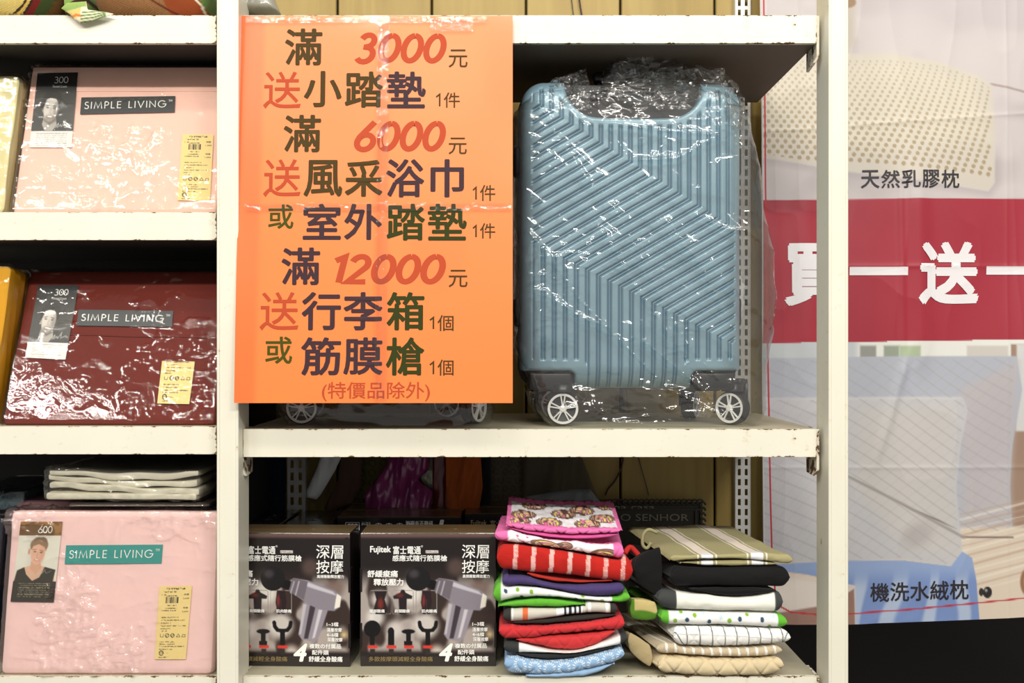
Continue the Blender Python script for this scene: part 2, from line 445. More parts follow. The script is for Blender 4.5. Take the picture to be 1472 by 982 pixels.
# ---------------------------------------------------------------- shelving
PAINT = paint_mat()
def worn_box(x0, x1, y0, y1, z0, z1, wx_=True, wz_=True):
    """bar with extra loops just inside its edges; returns (vf, wear)"""
    def cuts(a, b, on):
        e = .0035
        return [a, a + e, b - e, b] if on and b - a > 4 * e else [a, b]
    xs, ys, zs = cuts(x0, x1, wx_), cuts(y0, y1, False), cuts(z0, z1, wz_)
    ys = [y0, y0 + .004, y0 + .009, y1]
    idx, V, wear = {}, [], []
    F = []
    def vid(i, j, k):
        if (i, j, k) not in idx:
            idx[(i, j, k)] = len(V); V.append((xs[i], ys[j], zs[k]))
            e = (1 if k in (0, len(zs) - 1) and wz_ else 0) + (1 if i in (0, len(xs) - 1) and wx_ else 0) + (1 if j == 0 and k in (0, len(zs) - 1) else 0)
            if j == 2: e = 0
            if j == 3: e = -.3
            wear.append(min(1, e))
        return idx[(i, j, k)]
    nx, ny, nz = len(xs) - 1, len(ys) - 1, len(zs) - 1
    for i in range(nx):
        for k in range(nz):
            F.append((vid(i, 0, k), vid(i + 1, 0, k), vid(i + 1, 0, k + 1), vid(i, 0, k + 1)))
            F.append((vid(i, ny, k + 1), vid(i + 1, ny, k + 1), vid(i + 1, ny, k), vid(i, ny, k)))
        for j in range(ny):
            F.append((vid(i, j, nz), vid(i + 1, j, nz), vid(i + 1, j + 1, nz), vid(i, j + 1, nz)))
            F.append((vid(i, j + 1, 0), vid(i + 1, j + 1, 0), vid(i + 1, j, 0), vid(i, j, 0)))
    for k in range(nz):
        for j in range(ny):
            F.append((vid(0, j, k), vid(0, j, k + 1), vid(0, j + 1, k + 1), vid(0, j + 1, k)))
            F.append((vid(nx, j + 1, k), vid(nx, j + 1, k + 1), vid(nx, j, k + 1), vid(nx, j, k)))
    return (np.array(V), F), wear
def wear_attr(o, wear):
    a = o.data.attributes.new('wear', 'FLOAT', 'POINT'); a.data.foreach_set('value', np.array(wear, np.float32))
rack = thing('shelving_rack', Frame(wx(736, 0), 0, -0.78), 'cream painted steel shelving rack with chipped rusty edges holding all the goods', 'shelf')
RZ = 0.78
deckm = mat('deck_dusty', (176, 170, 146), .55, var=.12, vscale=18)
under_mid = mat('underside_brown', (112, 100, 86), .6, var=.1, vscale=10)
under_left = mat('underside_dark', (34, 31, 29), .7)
def rpart(name, x0, x1, y0, y1, z0, z1, **kw):
    cx, cz = (x0 + x1) / 2, (z0 + z1) / 2
    vf, w = worn_box(x0 - cx, x1 - cx, y0, y1, z0 - cz, z1 - cz, **kw)
    o = part(name, vf, PAINT, rack, loc=(cx, 0, cz + RZ)); wear_attr(o, w)
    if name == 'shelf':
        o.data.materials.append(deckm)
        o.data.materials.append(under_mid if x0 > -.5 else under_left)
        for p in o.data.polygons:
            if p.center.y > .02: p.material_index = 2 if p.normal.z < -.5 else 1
    return o
PF = -0.03
for a, b in ((313, 342), (1192, 1218)):
    x0, x1 = wx(a, PF), wx(b, PF)
    p = rpart('post', x0, x1, PF, .037, -0.78, 0.95)
    # rolled inner edge and a row of small shelf slots on the side
    part('post_lip', jn(rbox(x0 - .0012, x0 + .0035, PF - .0015, PF + .004, 0, 1.73, .001, 1), rbox(x1 - .0035, x1 + .0012, PF - .0015, PF + .004, 0, 1.73, .001, 1)), PAINT, rack)
SHD = 0.40
TOP1, TOP2, TOP3 = wz(22, 0), wz(617, 0), wz(973, 0)
LH = 0.0435
mx0, mx1 = wx(350, 0), wx(1174, 0)
for zt in (TOP1, TOP2, TOP3):
    rpart('shelf', mx0, mx1, 0, SHD, zt - LH, zt)
LT = [wz(22, 0), wz(305, 0), wz(613, 0), wz(973, 0)]
for zt in LT:
    rpart('shelf', -1.15, wx(312, 0) - .001, 0, SHD, zt - LH, zt)
bracket = mat('bracket_rust', (150, 128, 92), .6, var=.5, vscale=120)
for zt in (TOP1, TOP2, TOP3):
    for sx, xx in ((1, mx1 + .0005), (-1, mx0 - .0045)):
        pr = [(-.004 + .004, zt + .001), (.006, zt + .001), (.006, zt - LH - .034), (0, zt - LH - .034)] 
        z0 = zt - LH - .030
        v = np.array([(xx, .002, zt), (xx + .004, .002, zt), (xx, .06, zt), (xx + .004, .06, zt),
                      (xx, .002, z0 + .010), (xx + .004, .002, z0 + .010), (xx, .06, z0), (xx + .004, .06, z0),
                      (xx - sx * .005, .004, z0), (xx - sx * .005 + .004, .004, z0)]) + np.array([0, 0, RZ])
        f = [(0, 1, 5, 4), (2, 6, 7, 3), (0, 2, 3, 1), (0, 4, 6, 2), (1, 3, 7, 5), (4, 5, 9, 8), (4, 8, 6), (5, 7, 9), (8, 9, 7, 6)]
        o = part('shelf_bracket', (v, f), PAINT, rack); wear_attr(o, [1] * 10)
black_board = mat('black_board', (20, 19, 19), .75)
part('back_panel', box(-1.15, wx(312, 0) + .0, .402, .408, 0, TOP1 + RZ), black_board, rack, label='black back board behind the bedding packs')
part('side_panel', box(wx(312, 0) + .001, wx(312, 0) + .003, .045, .40, 0, TOP1 - LH + RZ), black_board, rack)

# slotted strips screwed on the wall
def slot_strip(px0, px1, Y, z0, z1, pitch, label, m):
    x0, x1 = wx(px0, Y), wx(px1, Y); w = x1 - x0
    xs = [0, .17, .36, .62, .81, 1]; V, F = [], []
    zz, n = z0, 0
    rows = []
    while zz < z1:
        rows += [zz, zz + pitch * .36]; zz += pitch
    for z in rows:
        for s in xs: V.append((s * w - w / 2, 0, z - z0))
    for r in range(len(rows) - 1):
        for c in range(5):
            if r % 2 == 1 and c in (1, 3): continue
            a = r * 6 + c; F.append((a, a + 1, a + 7, a + 6))
    front = (np.array(V), F)
    bm = bmesh.new(); bv = [bm.verts.new(p) for p in V]
    for q in F: bm.faces.new([bv[i] for i in q])
    ret = bmesh.ops.extrude_face_region(bm, geom=bm.faces[:])
    for e in ret['geom']:
        if isinstance(e, bmesh.types.BMVert): e.co.y += .0025
    bmesh.ops.recalc_face_normals(bm, faces=bm.faces[:])
    vf = bm_out(bm)
    h = rows[-1] - z0
    vf = jn(vf, box(-w / 2, -w / 2 + .002, .002, .016, 0, h), box(w / 2 - .002, w / 2, .002, .016, 0, h))
    o = part('slotted_strip', vf, m, None, loc=((x0 + x1) / 2, Y, z0)); tag(o, label, 'bracket strip')
slot_strip(1057, 1079, WALLY - .017, -0.775, 0.93, .0198, 'white slotted steel strip on the wood wall at the right end of the bay', mat('strip_white', (225, 226, 224), .4, var=.08, vscale=60))
slot_strip(413, 439, .34, TOP3 + .0005, TOP2 - LH - .0005, .0232, 'grey slotted strip behind the boxes, beside the dark blue cloth', mat('strip_grey', (150, 150, 148), .45, var=.1))

# ---------------------------------------------------------------- orange offer poster
pf = Frame(wx(541, -.05), -.050, wz(579, -.05), lean=4.0)
poster = thing('offer_poster', pf, 'orange poster with dark and red Chinese offer lettering, taped to the shelf edge', 'poster')
def poster_pic(P):
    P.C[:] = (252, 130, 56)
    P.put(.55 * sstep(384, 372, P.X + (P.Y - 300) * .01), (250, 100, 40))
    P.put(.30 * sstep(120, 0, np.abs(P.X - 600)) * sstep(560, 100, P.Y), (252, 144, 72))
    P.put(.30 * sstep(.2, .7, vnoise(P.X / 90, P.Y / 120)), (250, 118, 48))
    P.put(.35 * sstep(537, 540, P.X) * sstep(552, 549, P.X), (244, 120, 46))
posterm = mat('poster_paper', vc=True, rough=.42, coat=.25)
def poster_off(x, z): return .0012 * vnoise(x * 9 + 5, z * 7) - .0010 * np.exp(-((x - .004) / .004) ** 2)
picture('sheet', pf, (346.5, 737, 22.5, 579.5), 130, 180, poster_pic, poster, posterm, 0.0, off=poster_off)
INK = dict(o=(74, 58, 22), r=(188, 76, 44), p=(66, 46, 52), g=(70, 76, 14), G=(52, 58, 16))
INKM = {k: mat('poster_ink_' + n, INK[k], .6, spec=.15) for k, n in zip('orpgG', ('olive', 'red', 'plum', 'green', 'dark_green'))}
B = .022
L = [('滿', 410, 463, 41, 94, 'o', B), ('3000', 510, 642, 47, 93, 'r', .032), ('元', 645, 672, 71, 97, 'o', .006),
     ('送', 379, 432, 103, 156, 'r', .008), ('小', 437, 491, 102, 154, 'o', B), ('踏', 496, 551, 103, 155, 'o', B), ('墊', 556, 612, 103, 156, 'p', B), ('1', 627, 634, 135, 153, 'o', 0), ('件', 638, 661, 133, 155, 'o', .006),
     ('滿', 408, 461, 165, 219, 'o', B), ('6000', 509, 641, 173, 219, 'r', .032), ('元', 645, 671, 198, 222, 'o', .006),
     ('送', 379, 432, 229, 283, 'r', .008), ('風', 437, 492, 230, 283, 'o', B), ('采', 496, 550, 230, 283, 'o', B), ('浴', 555, 610, 229, 284, 'p', B), ('巾', 619, 667, 229, 284, 'p', B), ('1', 680, 686, 269, 287, 'o', 0), ('件', 690, 712, 266, 289, 'o', .006),
     ('或', 386, 422, 294, 329, 'g', .012), ('室', 436, 490, 293, 345, 'p', B), ('外', 495, 549, 293, 345, 'p', B), ('踏', 556, 611, 293, 346, 'G', B), ('墊', 615, 671, 293, 346, 'G', B), ('1', 680, 686, 324, 341, 'o', 0), ('件', 690, 712, 321, 343, 'o', .006),
     ('滿', 405, 460, 356, 410, 'p', B), ('12000', 481, 641, 363, 409, 'r', .032), ('元', 645, 672, 388, 413, 'o', .006),
     ('送', 374, 429, 420, 475, 'r', .008), ('行', 434, 490, 420, 475, 'p', B), ('李', 494, 550, 420, 475, 'p', B), ('箱', 556, 610, 420, 475, 'G', B), ('1', 618, 625, 456, 473, 'o', 0), ('個', 629, 652, 453, 476, 'o', .006),
     ('或', 382, 420, 484, 523, 'g', .012), ('筋', 433, 490, 485, 540, 'p', B), ('膜', 494, 550, 485, 539, 'p', B), ('槍', 555, 610, 485, 540, 'G', B), ('1', 618, 625, 520, 538, 'o', 0), ('個', 629, 652, 517, 540, 'o', .006)]
PD = {'3': [arc(.30, .76, .20, .21, 160, -90, 12) + arc(.30, .27, .25, .26, 90, -150, 12)], '0': [arc(.33, .5, .26, .45, 90, 450, 26)], '6': [[(.50, 1.0), (.13, .46)] + arc(.34, .29, .25, .26, 150, 510, 24)],
      '1': [[(.10, .80), (.34, .93), (.34, .02)]], '2': [arc(.32, .70, .23, .25, 165, -35, 14) + [(.08, .05), (.60, .05)]]}
def bold_digits(s):
    paths, adv = [], 0
    for ch in s:
        for p in PD[ch]: paths.append([(adv + q[0] + q[1] * .20, q[1]) for q in p])
        adv += .50 if ch == '1' else .71
    return strokes(paths, .19, 0)
def on_sheet(vf):
    V, F = vf; V = V.copy(); V[:, 1] = V[:, 1] + poster_off(V[:, 0], V[:, 2]) - .0004; return V, F
for s, a, b, c, d, k, bo in L:
    if len(s) > 2:
        p0, p1 = pf.at(a, c), pf.at(b, d)
        part('lettering', on_sheet(fit(bold_digits(s), p0[0], p1[0], p1[1], p0[1])), INKM[k], poster); continue
    sh = .22 if len(s) > 2 else 0
    if s == '1':
        p0, p1 = pf.at(a, c), pf.at(b, d); w_ = p1[0] - p0[0]; h_ = p0[1] - p1[1]
        part('lettering', on_sheet(strokes([[(p0[0], p1[1] + h_ * .74), (p0[0] + w_ * .72, p1[1] + h_ * .97), (p0[0] + w_ * .72, p1[1])]], .0025, 0)), INKM[k], poster); continue
    part('lettering', on_sheet(ptext(pf, s, a, b, c, d, 0, bold=bo, shear=sh)), INKM[k], poster)
part('lettering', on_sheet(ptext(pf, '(特價品除外)', 463, 618, 549, 577, 0, bold=.006)), INKM['r'], poster)
tape = film('clear_tape', .012, .08, 60.0, .4, boost=.9, dist=.002)
def sheet_strip(fr, x0, x1, y0, y1, y, nx=10, nz=60, amp=.0009, fq=60):
    a = fr.at(x0, y0, y); b = fr.at(x1, y1, y)
    u, v = np.meshgrid(np.linspace(0, 1, nx), np.linspace(0, 1, nz)); X = a[0] + u * (b[0] - a[0]); Z = a[1] + v * (b[1] - a[1])
    Y = y - amp * ridged(X * fq, Z * fq * .7, 3.3)
    return np.stack([X, Y, Z], -1).reshape(-1, 3), [q[::-1] for q in gridf(nx, nz)]
for q in ((543, 555, 24, 576), (352, 735, 291, 303), (618, 680, 24, 45), (352, 700, 24, 33)):
    wide = q[1] - q[0] > 100
    part('clear_tape', sheet_strip(pf, *q, -.0034, 120 if wide else 14, 10 if wide else 120), tape, poster, True)

# narrow sheet taped on the inner side of the left post, seen almost edge on
sx = wx(342, PF) + .0012
side = part('side_notice', (np.array([(sx, -.024, 0), (sx + .004, .036, 0), (sx + .004, .036, .33), (sx, -.024, .33), (sx + .0004, -.024, 0), (sx + .0044, .036, 0), (sx + .0044, .036, .33), (sx + .0004, -.024, .33)]),
                            [(0, 1, 2, 3)[::-1], (4, 5, 6, 7), (0, 4, 7, 3), (1, 2, 6, 5), (3, 7, 6, 2), (0, 1, 5, 4)]), mat('notice_paper', (250, 156, 120), .5), None, loc=(0, 0, wz(507, 0)))
tag(side, 'pale orange notice taped to the inner side of the left post, seen edge on', 'notice')
for i, ch in enumerate('②紐扣區口三口八'):
    V, F = glyph_vf(ch, -.018, .018, -.014, .014)
    zc = .30 - i * .036
    P = np.stack([sx + .0012 + .004 * (V[:, 0] + .03) / .06, V[:, 0] + .006, V[:, 2] * 1.0 + zc], 1)
    part('lettering', (P, F), INKM['r'], side)
# ---------------------------------------------------------------- suitcases
K = 893.0                         # photo pixels per metre at the case front
PX0, PZ0 = 911.0, 613.6           # px of the local origin (floor line, centre)
def sd_rrect(X, Y, x0, x1, y0, y1, r):
    qx = np.abs(X - (x0 + x1) / 2) - (x1 - x0) / 2 + r; qy = np.abs(Y - (y0 + y1) / 2) - (y1 - y0) / 2 + r
    return r - (np.hypot(np.maximum(qx, 0), np.maximum(qy, 0)) + np.minimum(np.maximum(qx, qy), 0))   # >0 inside
def case_sdf(X, Y, notch=True):
    d = sd_rrect(X, Y, 750, 1072, 113, 560, 34)
    if notch:
        d = np.minimum(d, -sd_rrect(X, Y, 812, 1012, 20, 166 + 4 * np.sin((X - 812) / 200 * 3.14), 46))
        d = np.minimum(d, -sd_rrect(X, Y, 700, 827, 534, 620, 10))
        d = np.minimum(d, -sd_rrect(X, Y, 996, 1130, 534, 620, 10))
    return d
def rib_height(X, Y, d):
    m = .577; b1, a1 = .632, 150 - .632 * 775; b2, a2 = .50, 352 - .50 * 770     # bend lines y = a + b x (y down)
    y1 = a1 + b1 * X; y2 = a2 + b2 * X
    xs = (Y + m * X - a1) / (b1 + m)             # follow the slanting run up to bend line 1
    xs2 = (y2 + m * X - a1) / (b1 + m)
    t = np.where(Y < y1, X, np.where(Y < y2, xs, xs2))
    per = 14.2
    ph = ((t / per) % 1) * per                   # px across one period
    g = sstep(9.0, 10.0, ph) * sstep(14.2, 13.2, ph) * .55          # shallow channel between bars
    line = np.maximum(np.exp(-((ph - 9.6) / 1.05) ** 2), np.exp(-((ph - 13.6) / 1.05) ** 2)) * 1.0
    line = np.maximum(line, np.exp(-((ph + .6) / 1.05) ** 2))
    h = g + line
    mask = sstep(9, 15, d) * sstep(1064, 1058, X) * sstep(762, 768, X)
    # plain bands above the wheel recesses
    lb = np.maximum(-sd_rrect(X, Y, 740, 842, 520, 620, 12), -1e3) ; rb = -sd_rrect(X, Y, 984, 1090, 520, 620, 12)
    mask = mask * sstep(0, 5, lb) * sstep(0, 5, rb)
    mask = np.where((Y > 515) & (X > 842) & (X < 984), sstep(0, 4, d) * sstep(0, 5, lb) * sstep(0, 5, rb), mask)
    rim = np.exp(-((d - 12) / 1.6) ** 2) * .6 * (Y < 240) + 0
    return h * mask
def shell_mesh(ribs=True, step=.85, RAD=34.0, depth=.095):
    x = np.arange(748, 1074 + step, step); y = np.arange(98, 563 + step, step)
    X, Y = np.meshgrid(x, y); d = case_sdf(X, Y)
    ny, nx = X.shape
    inside = d > 0
    cell = (inside[:-1, :-1] | inside[1:, :-1] | inside[:-1, 1:] | inside[1:, 1:])
    e = .5
    gx = (case_sdf(X + e, Y) - case_sdf(X - e, Y)); gy = (case_sdf(X, Y + e) - case_sdf(X, Y - e))
    gl = np.hypot(gx, gy) + 1e-9; out = np.minimum(d, 0)
    Xo = X - out * gx / gl; Yo = Y - out * gy / gl
    dd = np.maximum(d, 0)
    # rounding: wide on the outer rim, tight around the notch and the recesses
    do = np.maximum(case_sdf(Xo, Yo, False), 0)
    rr = np.minimum(do, RAD); dep = RAD - np.sqrt(np.maximum(RAD ** 2 - (RAD - rr) ** 2, 0))
    r2 = np.minimum(dd, 5); dep2 = 5 - np.sqrt(np.maximum(25 - (5 - r2) ** 2, 0))
    yy = dep + dep2 * (dep < 12)
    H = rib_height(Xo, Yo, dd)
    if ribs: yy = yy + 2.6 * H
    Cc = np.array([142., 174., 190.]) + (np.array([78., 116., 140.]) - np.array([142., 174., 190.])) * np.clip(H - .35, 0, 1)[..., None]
    yy = yy - 2.5 * np.sin(np.clip((Xo - 750) / 322, 0, 1) * math.pi) * np.sin(np.clip((Yo - 113) / 447, 0, 1) * math.pi)
    V = np.stack([(Xo - PX0) / K, yy / K, (PZ0 - Yo) / K], -1).reshape(-1, 3)
    idx = np.arange(nx * ny).reshape(ny, nx)
    F = np.stack([idx[:-1, :-1], idx[1:, :-1], idx[1:, 1:], idx[:-1, 1:]], -1)[cell]
    used = np.unique(F); mp = -np.ones(nx * ny, int); mp[used] = np.arange(len(used))
    V = V[used]; F = mp[F]; Cc = Cc.reshape(-1, 3)[used]
    # side walls: boundary edges swept back
    E = np.concatenate([F[:, [0, 1]], F[:, [1, 2]], F[:, [2, 3]], F[:, [3, 0]]])
    key = np.sort(E, 1); _, inv, cnt = np.unique(key[:, 0] * 10 ** 7 + key[:, 1], return_inverse=True, return_counts=True)
    B = E[cnt[inv] == 1]; bv = np.unique(B); m2 = -np.ones(len(V), int); m2[bv] = len(V) + np.arange(len(bv))
    back = V[bv].copy(); back[:, 1] = depth
    F = np.concatenate([F, np.stack([B[:, 1], B[:, 0], m2[B[:, 0]], m2[B[:, 1]]], 1)])
    return (np.vstack([V, back]), F), np.vstack([Cc, Cc[bv]])
def plate(y0, y1, grow=0.0, notch=False):
    pts = []
    x0, x1, t, b, r = 750 - grow, 1072 + grow, 113 - grow, 560 + grow, 34
    for cx, cy, a in ((x1 - r, t + r, 90), (x0 + r, t + r, 180), (x0 + r, b - r, 270), (x1 - r, b - r, 360)):
        for k in range(9):
            th = math.radians(a - 90 + 90 * k / 8); pts.append(((cx + r * math.cos(th) - PX0) / K, (PZ0 - cy + r * math.sin(th)) / K))
    return prism(pts, y0, y1)
def wheel_unit(root, x, y, yaw, tyre, hubm, housm, r=.0275):
    M = T(x, y, r + .0005) @ R(yaw, 'Z')
    hM = T(x, y, 0)
    wt = r - .0005
    tyre_p = [(r - .0035, -.011), (r, -.008), (r, -.003), (r - .003, -.001), (r - .003, .001), (r, .003), (r, .008), (r - .0035, .011), (.004, .011)]
    w = part('wheel', jn(xf(lathe(tyre_p, 36), M), xf(lathe([(r - .0035, -.011), (r - .006, -.0095), (.003, -.0085)], 36), M)), tyre, root, True)
    sp = [lathe([(r - .0030, -.0112), (r - .0028, -.0128), (r - .0065, -.0125), (r - .0068, -.0100)], 36), lathe([(.0001, -.0145), (.0045, -.0142), (.006, -.0125), (.006, -.009)], 20)]
    for k in range(5):
        for s in (-1, 1):
            a = math.radians(90 + 72 * k + s * 9)
            b_ = rbox(.004, r - .005, -.0131, -.0095, -.0011, .0011, .0004, 1)
            sp.append(xf(b_, Matrix.Rotation(-a, 4, 'Y')))
    part('wheel_hub', xf(jn(*sp), M), hubm, w, False)
    # fork and swivel housing above the wheel
    h = [xf(rbox(-r * .75, r * .75, .0125, .0155, -.004, r * 1.5, .001, 1), M), xf(rbox(-.017, .017, -.004, .0155, r * 1.05, r * 1.75, .003, 2), M), 
         xf(lathe([(.018, 0), (.018, .012), (.012, .014)], 20), T(x, y, r * 2.0) @ R(90, 'X'))]
    part('wheel_fork', jn(*h), housm, root, True)
def suitcase(fr, label, shellf, shellm, innerm, hubs, yaws, ribs=True, step=.85):
    root = thing('suitcase', fr, label, 'suitcase', None)
    vf, cc = shell_mesh(ribs, step)
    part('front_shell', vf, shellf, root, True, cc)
    part('zip_gasket', plate(.0952, .104, 2.5), blackrub, root)
    part('inner_tray', jn(plate(.034, .0950, -3)), innerm, root)
    part('back_shell', plate(.1042, .195, -1), shellm, root)
    # carry handle in the top hollow
    hx = lambda p: (p - PX0) / K
    hz_ = lambda p: (PZ0 - p) / K
    pts = [(hx(850), .050, hz_(150)), (hx(856), .040, hz_(135)), (hx(880), .034, hz_(127)), (hx(912), .033, hz_(125)), (hx(944), .034, hz_(127)), (hx(968), .040, hz_(135)), (hx(974), .050, hz_(150))]
    part('carry_handle', xf(tube(pts, .008, 10), Matrix.Identity(4)), innerm, root, True)
    # telescopic handle, pushed down
    g = [rbox(hx(868), hx(872) + .008, .10, .115, hz_(110), hz_(88), .002), rbox(hx(985), hx(989) + .008, .10, .115, hz_(110), hz_(88), .002), rbox(hx(862), hx(1000), .096, .120, hz_(98), hz_(80), .006, 3)]
    part('pull_handle', jn(*g), innerm, root, True)
    for p0, p1 in ((198, 240), (425, 468)):
        part('side_foot', rbox(.178, .195, .075, .125, hz_(p1), hz_(p0), .005, 3), blackrub, root, True)
        part('side_foot', rbox(-.190, -.178, .075, .125, hz_(p1), hz_(p0), .005, 3), blackrub, root, True)
    # wheel wells
    for s in (-1, 1):
        xa = sorted((s * .098, s * .168))
        part('wheel_well', jn(rbox(xa[0], xa[1], .010, .090, .058, .087, .004), rbox(xa[0], xa[1], .110, .185, .052, .070, .004)), innerm, root, True)
    for (wx_, wy), yw in zip(((-.113, .018), (.168, .030), (-.125, .165), (.125, .165)), yaws):
        wheel_unit(root, wx_, wy, yw, blackrub, hubs, innerm)
    return root
blackrub = mat('black_rubber', (22, 22, 24), .5)
blackpl = mat('black_plastic', (34, 33, 36), .32)
whitepl = mat('white_plastic', (232, 232, 230), .3)
shell_blue = mat('shell_blue', (112, 148, 168), .34, metal=.25, var=.04, vscale=300, bump=.18, bscale=900, coat=.2)
shell_front = mat('shell_front', vc=True, rough=.33, metal=.2, bump=.15, bscale=900, coat=.2)
shell_dark = mat('shell_dark', (30, 30, 34), .4, bump=.3, bscale=900)
sf = Frame(.1962, .052, TOP2 + .0006, yaw=2)
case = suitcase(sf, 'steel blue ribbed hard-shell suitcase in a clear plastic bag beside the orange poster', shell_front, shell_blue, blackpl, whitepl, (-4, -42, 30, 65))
sf2 = Frame(-.232, .075, TOP2 + .0006, yaw=2)
case2 = suitcase(sf2, 'black suitcase hidden behind the orange poster, only its white-spoked wheels showing', shell_dark, shell_dark, blackpl, whitepl, (4, 60, 30, -20), step=2.6)

# clear bag over a case
def bag(root, rows, y0, y1, creases, nu=620, nv=430, seed=0.0, name='plastic_bag', m=None):
    rows = np.array(rows, float)        # px y, px left, px right, front y, back y
    py = np.linspace(rows[0, 0], rows[-1, 0], nv)
    L_, R_, F_, B_ = [np.interp(py, rows[:, 0], rows[:, k]) for k in (1, 2, 3, 4)]
    t_ = np.linspace(0, 2 * math.pi, 8000); c_, s_ = np.cos(t_), np.sin(t_); k_ = (np.abs(c_) ** 9 + np.abs(s_) ** 9) ** (-1 / 9)
    L__ = np.concatenate([[0], np.cumsum(np.hypot(np.diff(k_ * c_ * 170), np.diff(k_ * s_ * 100)))])
    th = np.interp(np.linspace(0, L__[-1], nu, endpoint=False), L__, t_)
    TH, PY = np.meshgrid(th, py)
    n = 9.0
    c, s = np.cos(TH), np.sin(TH)
    k = (np.abs(c) ** n + np.abs(s) ** n) ** (-1 / n)
    X = ((L_ + R_) / 2)[:, None] + k * c * ((R_ - L_) / 2)[:, None]
    Yd = ((F_ + B_) / 2)[:, None] + k * s * ((B_ - F_) / 2)[:, None]
    # wrinkles, in px of height; long soft tension folds + sharp crumple
    ang = .9
    U = (X * math.cos(ang) - PY * math.sin(ang)); Vv = (X * math.sin(ang) + PY * math.cos(ang))
    w = 2.6 * ridged(U / 60 + seed, Vv / 260, Yd * 8 + seed, 2) 
    patch = sstep(-.1, .5, vnoise(X / 60 + 3 + seed, PY / 60, Yd * 5))
    w = w + (.4 + patch) * 1.6 * ridged(X / 20 + seed, PY / 24, Yd * 30 + seed * 2, 2)
    topw = sstep(200, 110, PY); w = w * (1 + 1.3 * topw) + topw * 3 * ridged(X / 16, PY / 18, Yd * 40, 2)
    botw = sstep(540, 590, PY); w += botw * 2 * ridged(X / 60, PY / 22, Yd * 20, 2)
    w += 2.2 * fbm(X / 60 + seed, PY / 60, Yd * 6, 2)
    front = s < -.3
    for pts, hgt, wd in creases:
        d = np.full(X.shape, 1e9)
        for (ax, ay), (bx, by) in zip(pts[:-1], pts[1:]):
            ex, ey = bx - ax, by - ay; t = np.clip(((X - ax) * ex + (PY - ay) * ey) / (ex * ex + ey * ey), 0, 1)
            d = np.minimum(d, np.hypot(X - ax - t * ex, PY - ay - t * ey))
        w += hgt * .55 * np.exp(-(d / (wd * 2.2))) * front
        w += 1.5 * np.exp(-(d / (wd * 1.2)) ** 2) * front * ridged(X / 9 + seed, PY / 6, seed, 2)
    nx_, ny_ = c * np.abs(c) ** (n - 2), s * np.abs(s) ** (n - 2); nl = np.hypot(nx_, ny_) + 1e-9
    w = w - 1.5
    X = X + w * nx_ / nl; Yd = Yd + w * ny_ / nl / K
    V = np.stack([(X - PX0) / K, Yd, np.maximum((PZ0 - PY) / K, .0006)], -1).reshape(-1, 3)
    return part(name, (V, [q[::-1] for q in gridf(nu, nv, True)]), m or BAG, root, True)
BAG = film('bag_film', .03, .09, 40.0, .07, boost=2.0, dist=.004)
rows = [(66, 893, 982, .075, .085), (84, 882, 992, .05, .11), (98, 874, 1000, .04, .13), (112, 872, 1012, .03, .16), (122, 862, 1030, .012, .18), (132, 768, 1058, .002, .20),
        (160, 744, 1078, -.010, .205), (230, 738, 1098, -.010, .215), (320, 738, 1112, -.012, .215), (430, 738, 1126, -.012, .22), (500, 740, 1114, -.012, .22),
        (540, 757, 1110, -.012, .22), (590, 770, 1106, -.018, .22), (606, 780, 1098, -.020, .215), (613, 790, 1082, -.018, .20)]
cre = [([(880, 300), (925, 380), (952, 440), (990, 500), (1030, 545)], 7, 3), ([(860, 330), (910, 410), (960, 480), (1006, 545)], 5, 2.5), ([(762, 336), (830, 430), (900, 500), (960, 560), (1040, 600)], 4, 2),
       ([(925, 492), (990, 545), (1046, 600)], 8, 2.5), ([(868, 178), (905, 232), (970, 230), (1032, 196)], 5, 2), ([(868, 178), (950, 190), (1032, 196)], 4, 2), ([(960, 320), (1010, 390), (1050, 470)], 5, 3),
       ([(770, 140), (800, 200), (850, 270)], 5, 3), ([(790, 430), (840, 460), (870, 470)], 4, 3), ([(1000, 310), (1040, 330), (1090, 335)], 5, 2), ([(848, 100), (846, 150), (850, 180)], 5, 3)]
bag(case, rows, 0, 0, cre)
# standing corners of the bag left and right of the twisted neck
def flap(root, pts, y, seed, lab=None):
    """crumpled sheet of film through an outline fan (px), with its own folds"""
    c = np.mean(pts, 0); V, F = [], []
    P = np.array(pts + [pts[0]], float); nr, n = 14, 10
    ring = []
    for a, b in zip(P[:-1], P[1:]):
        for k in range(n): ring.append(a + (b - a) * k / n)
    ring = np.array(ring); m = len(ring)
    for j in range(nr + 1):
        q = c + (ring - c) * j / nr
        dd = .010 * fbm(q[:, 0] / 14 + seed, q[:, 1] / 14, seed, 2) + .012 * ridged(q[:, 0] / 22 + seed, q[:, 1] / 26, seed, 3) - .006
        for p, e in zip(q, dd): V.append(((p[0] - PX0) / K, y - e, (PZ0 - p[1]) / K))
    for j in range(nr):
        for i in range(m):
            a = j * m + i; b = j * m + (i + 1) % m; F.append((a, b, b + m, a + m)[::-1])
    return part('plastic_bag_fold', (np.array(V), F), BAG, root, True)
flap(case, [(771, 130), (800, 112), (843, 96), (850, 128), (846, 160), (800, 150)], .012, 1.0)
flap(case, [(880, 95), (892, 74), (930, 68), (984, 66), (988, 92), (1004, 104), (990, 128), (930, 122), (890, 112)], .035, 2.0)
flap(case, [(866, 108), (900, 98), (960, 100), (1000, 92), (1040, 98), (1052, 116), (1020, 138), (950, 150), (880, 140)], .018, 3.0)
flap(case, [(1000, 92), (1042, 98), (1064, 122), (1076, 160), (1060, 200), (1036, 160)], .000, 4.0)
rows2 = [(125, 850, 980, .03, .16), (132, 768, 1058, .002, .20), (160, 744, 1078, -.010, .205), (430, 744, 1084, -.012, .22), (590, 770, 1090, -.018, .22), (613, 790, 1082, -.018, .20)]
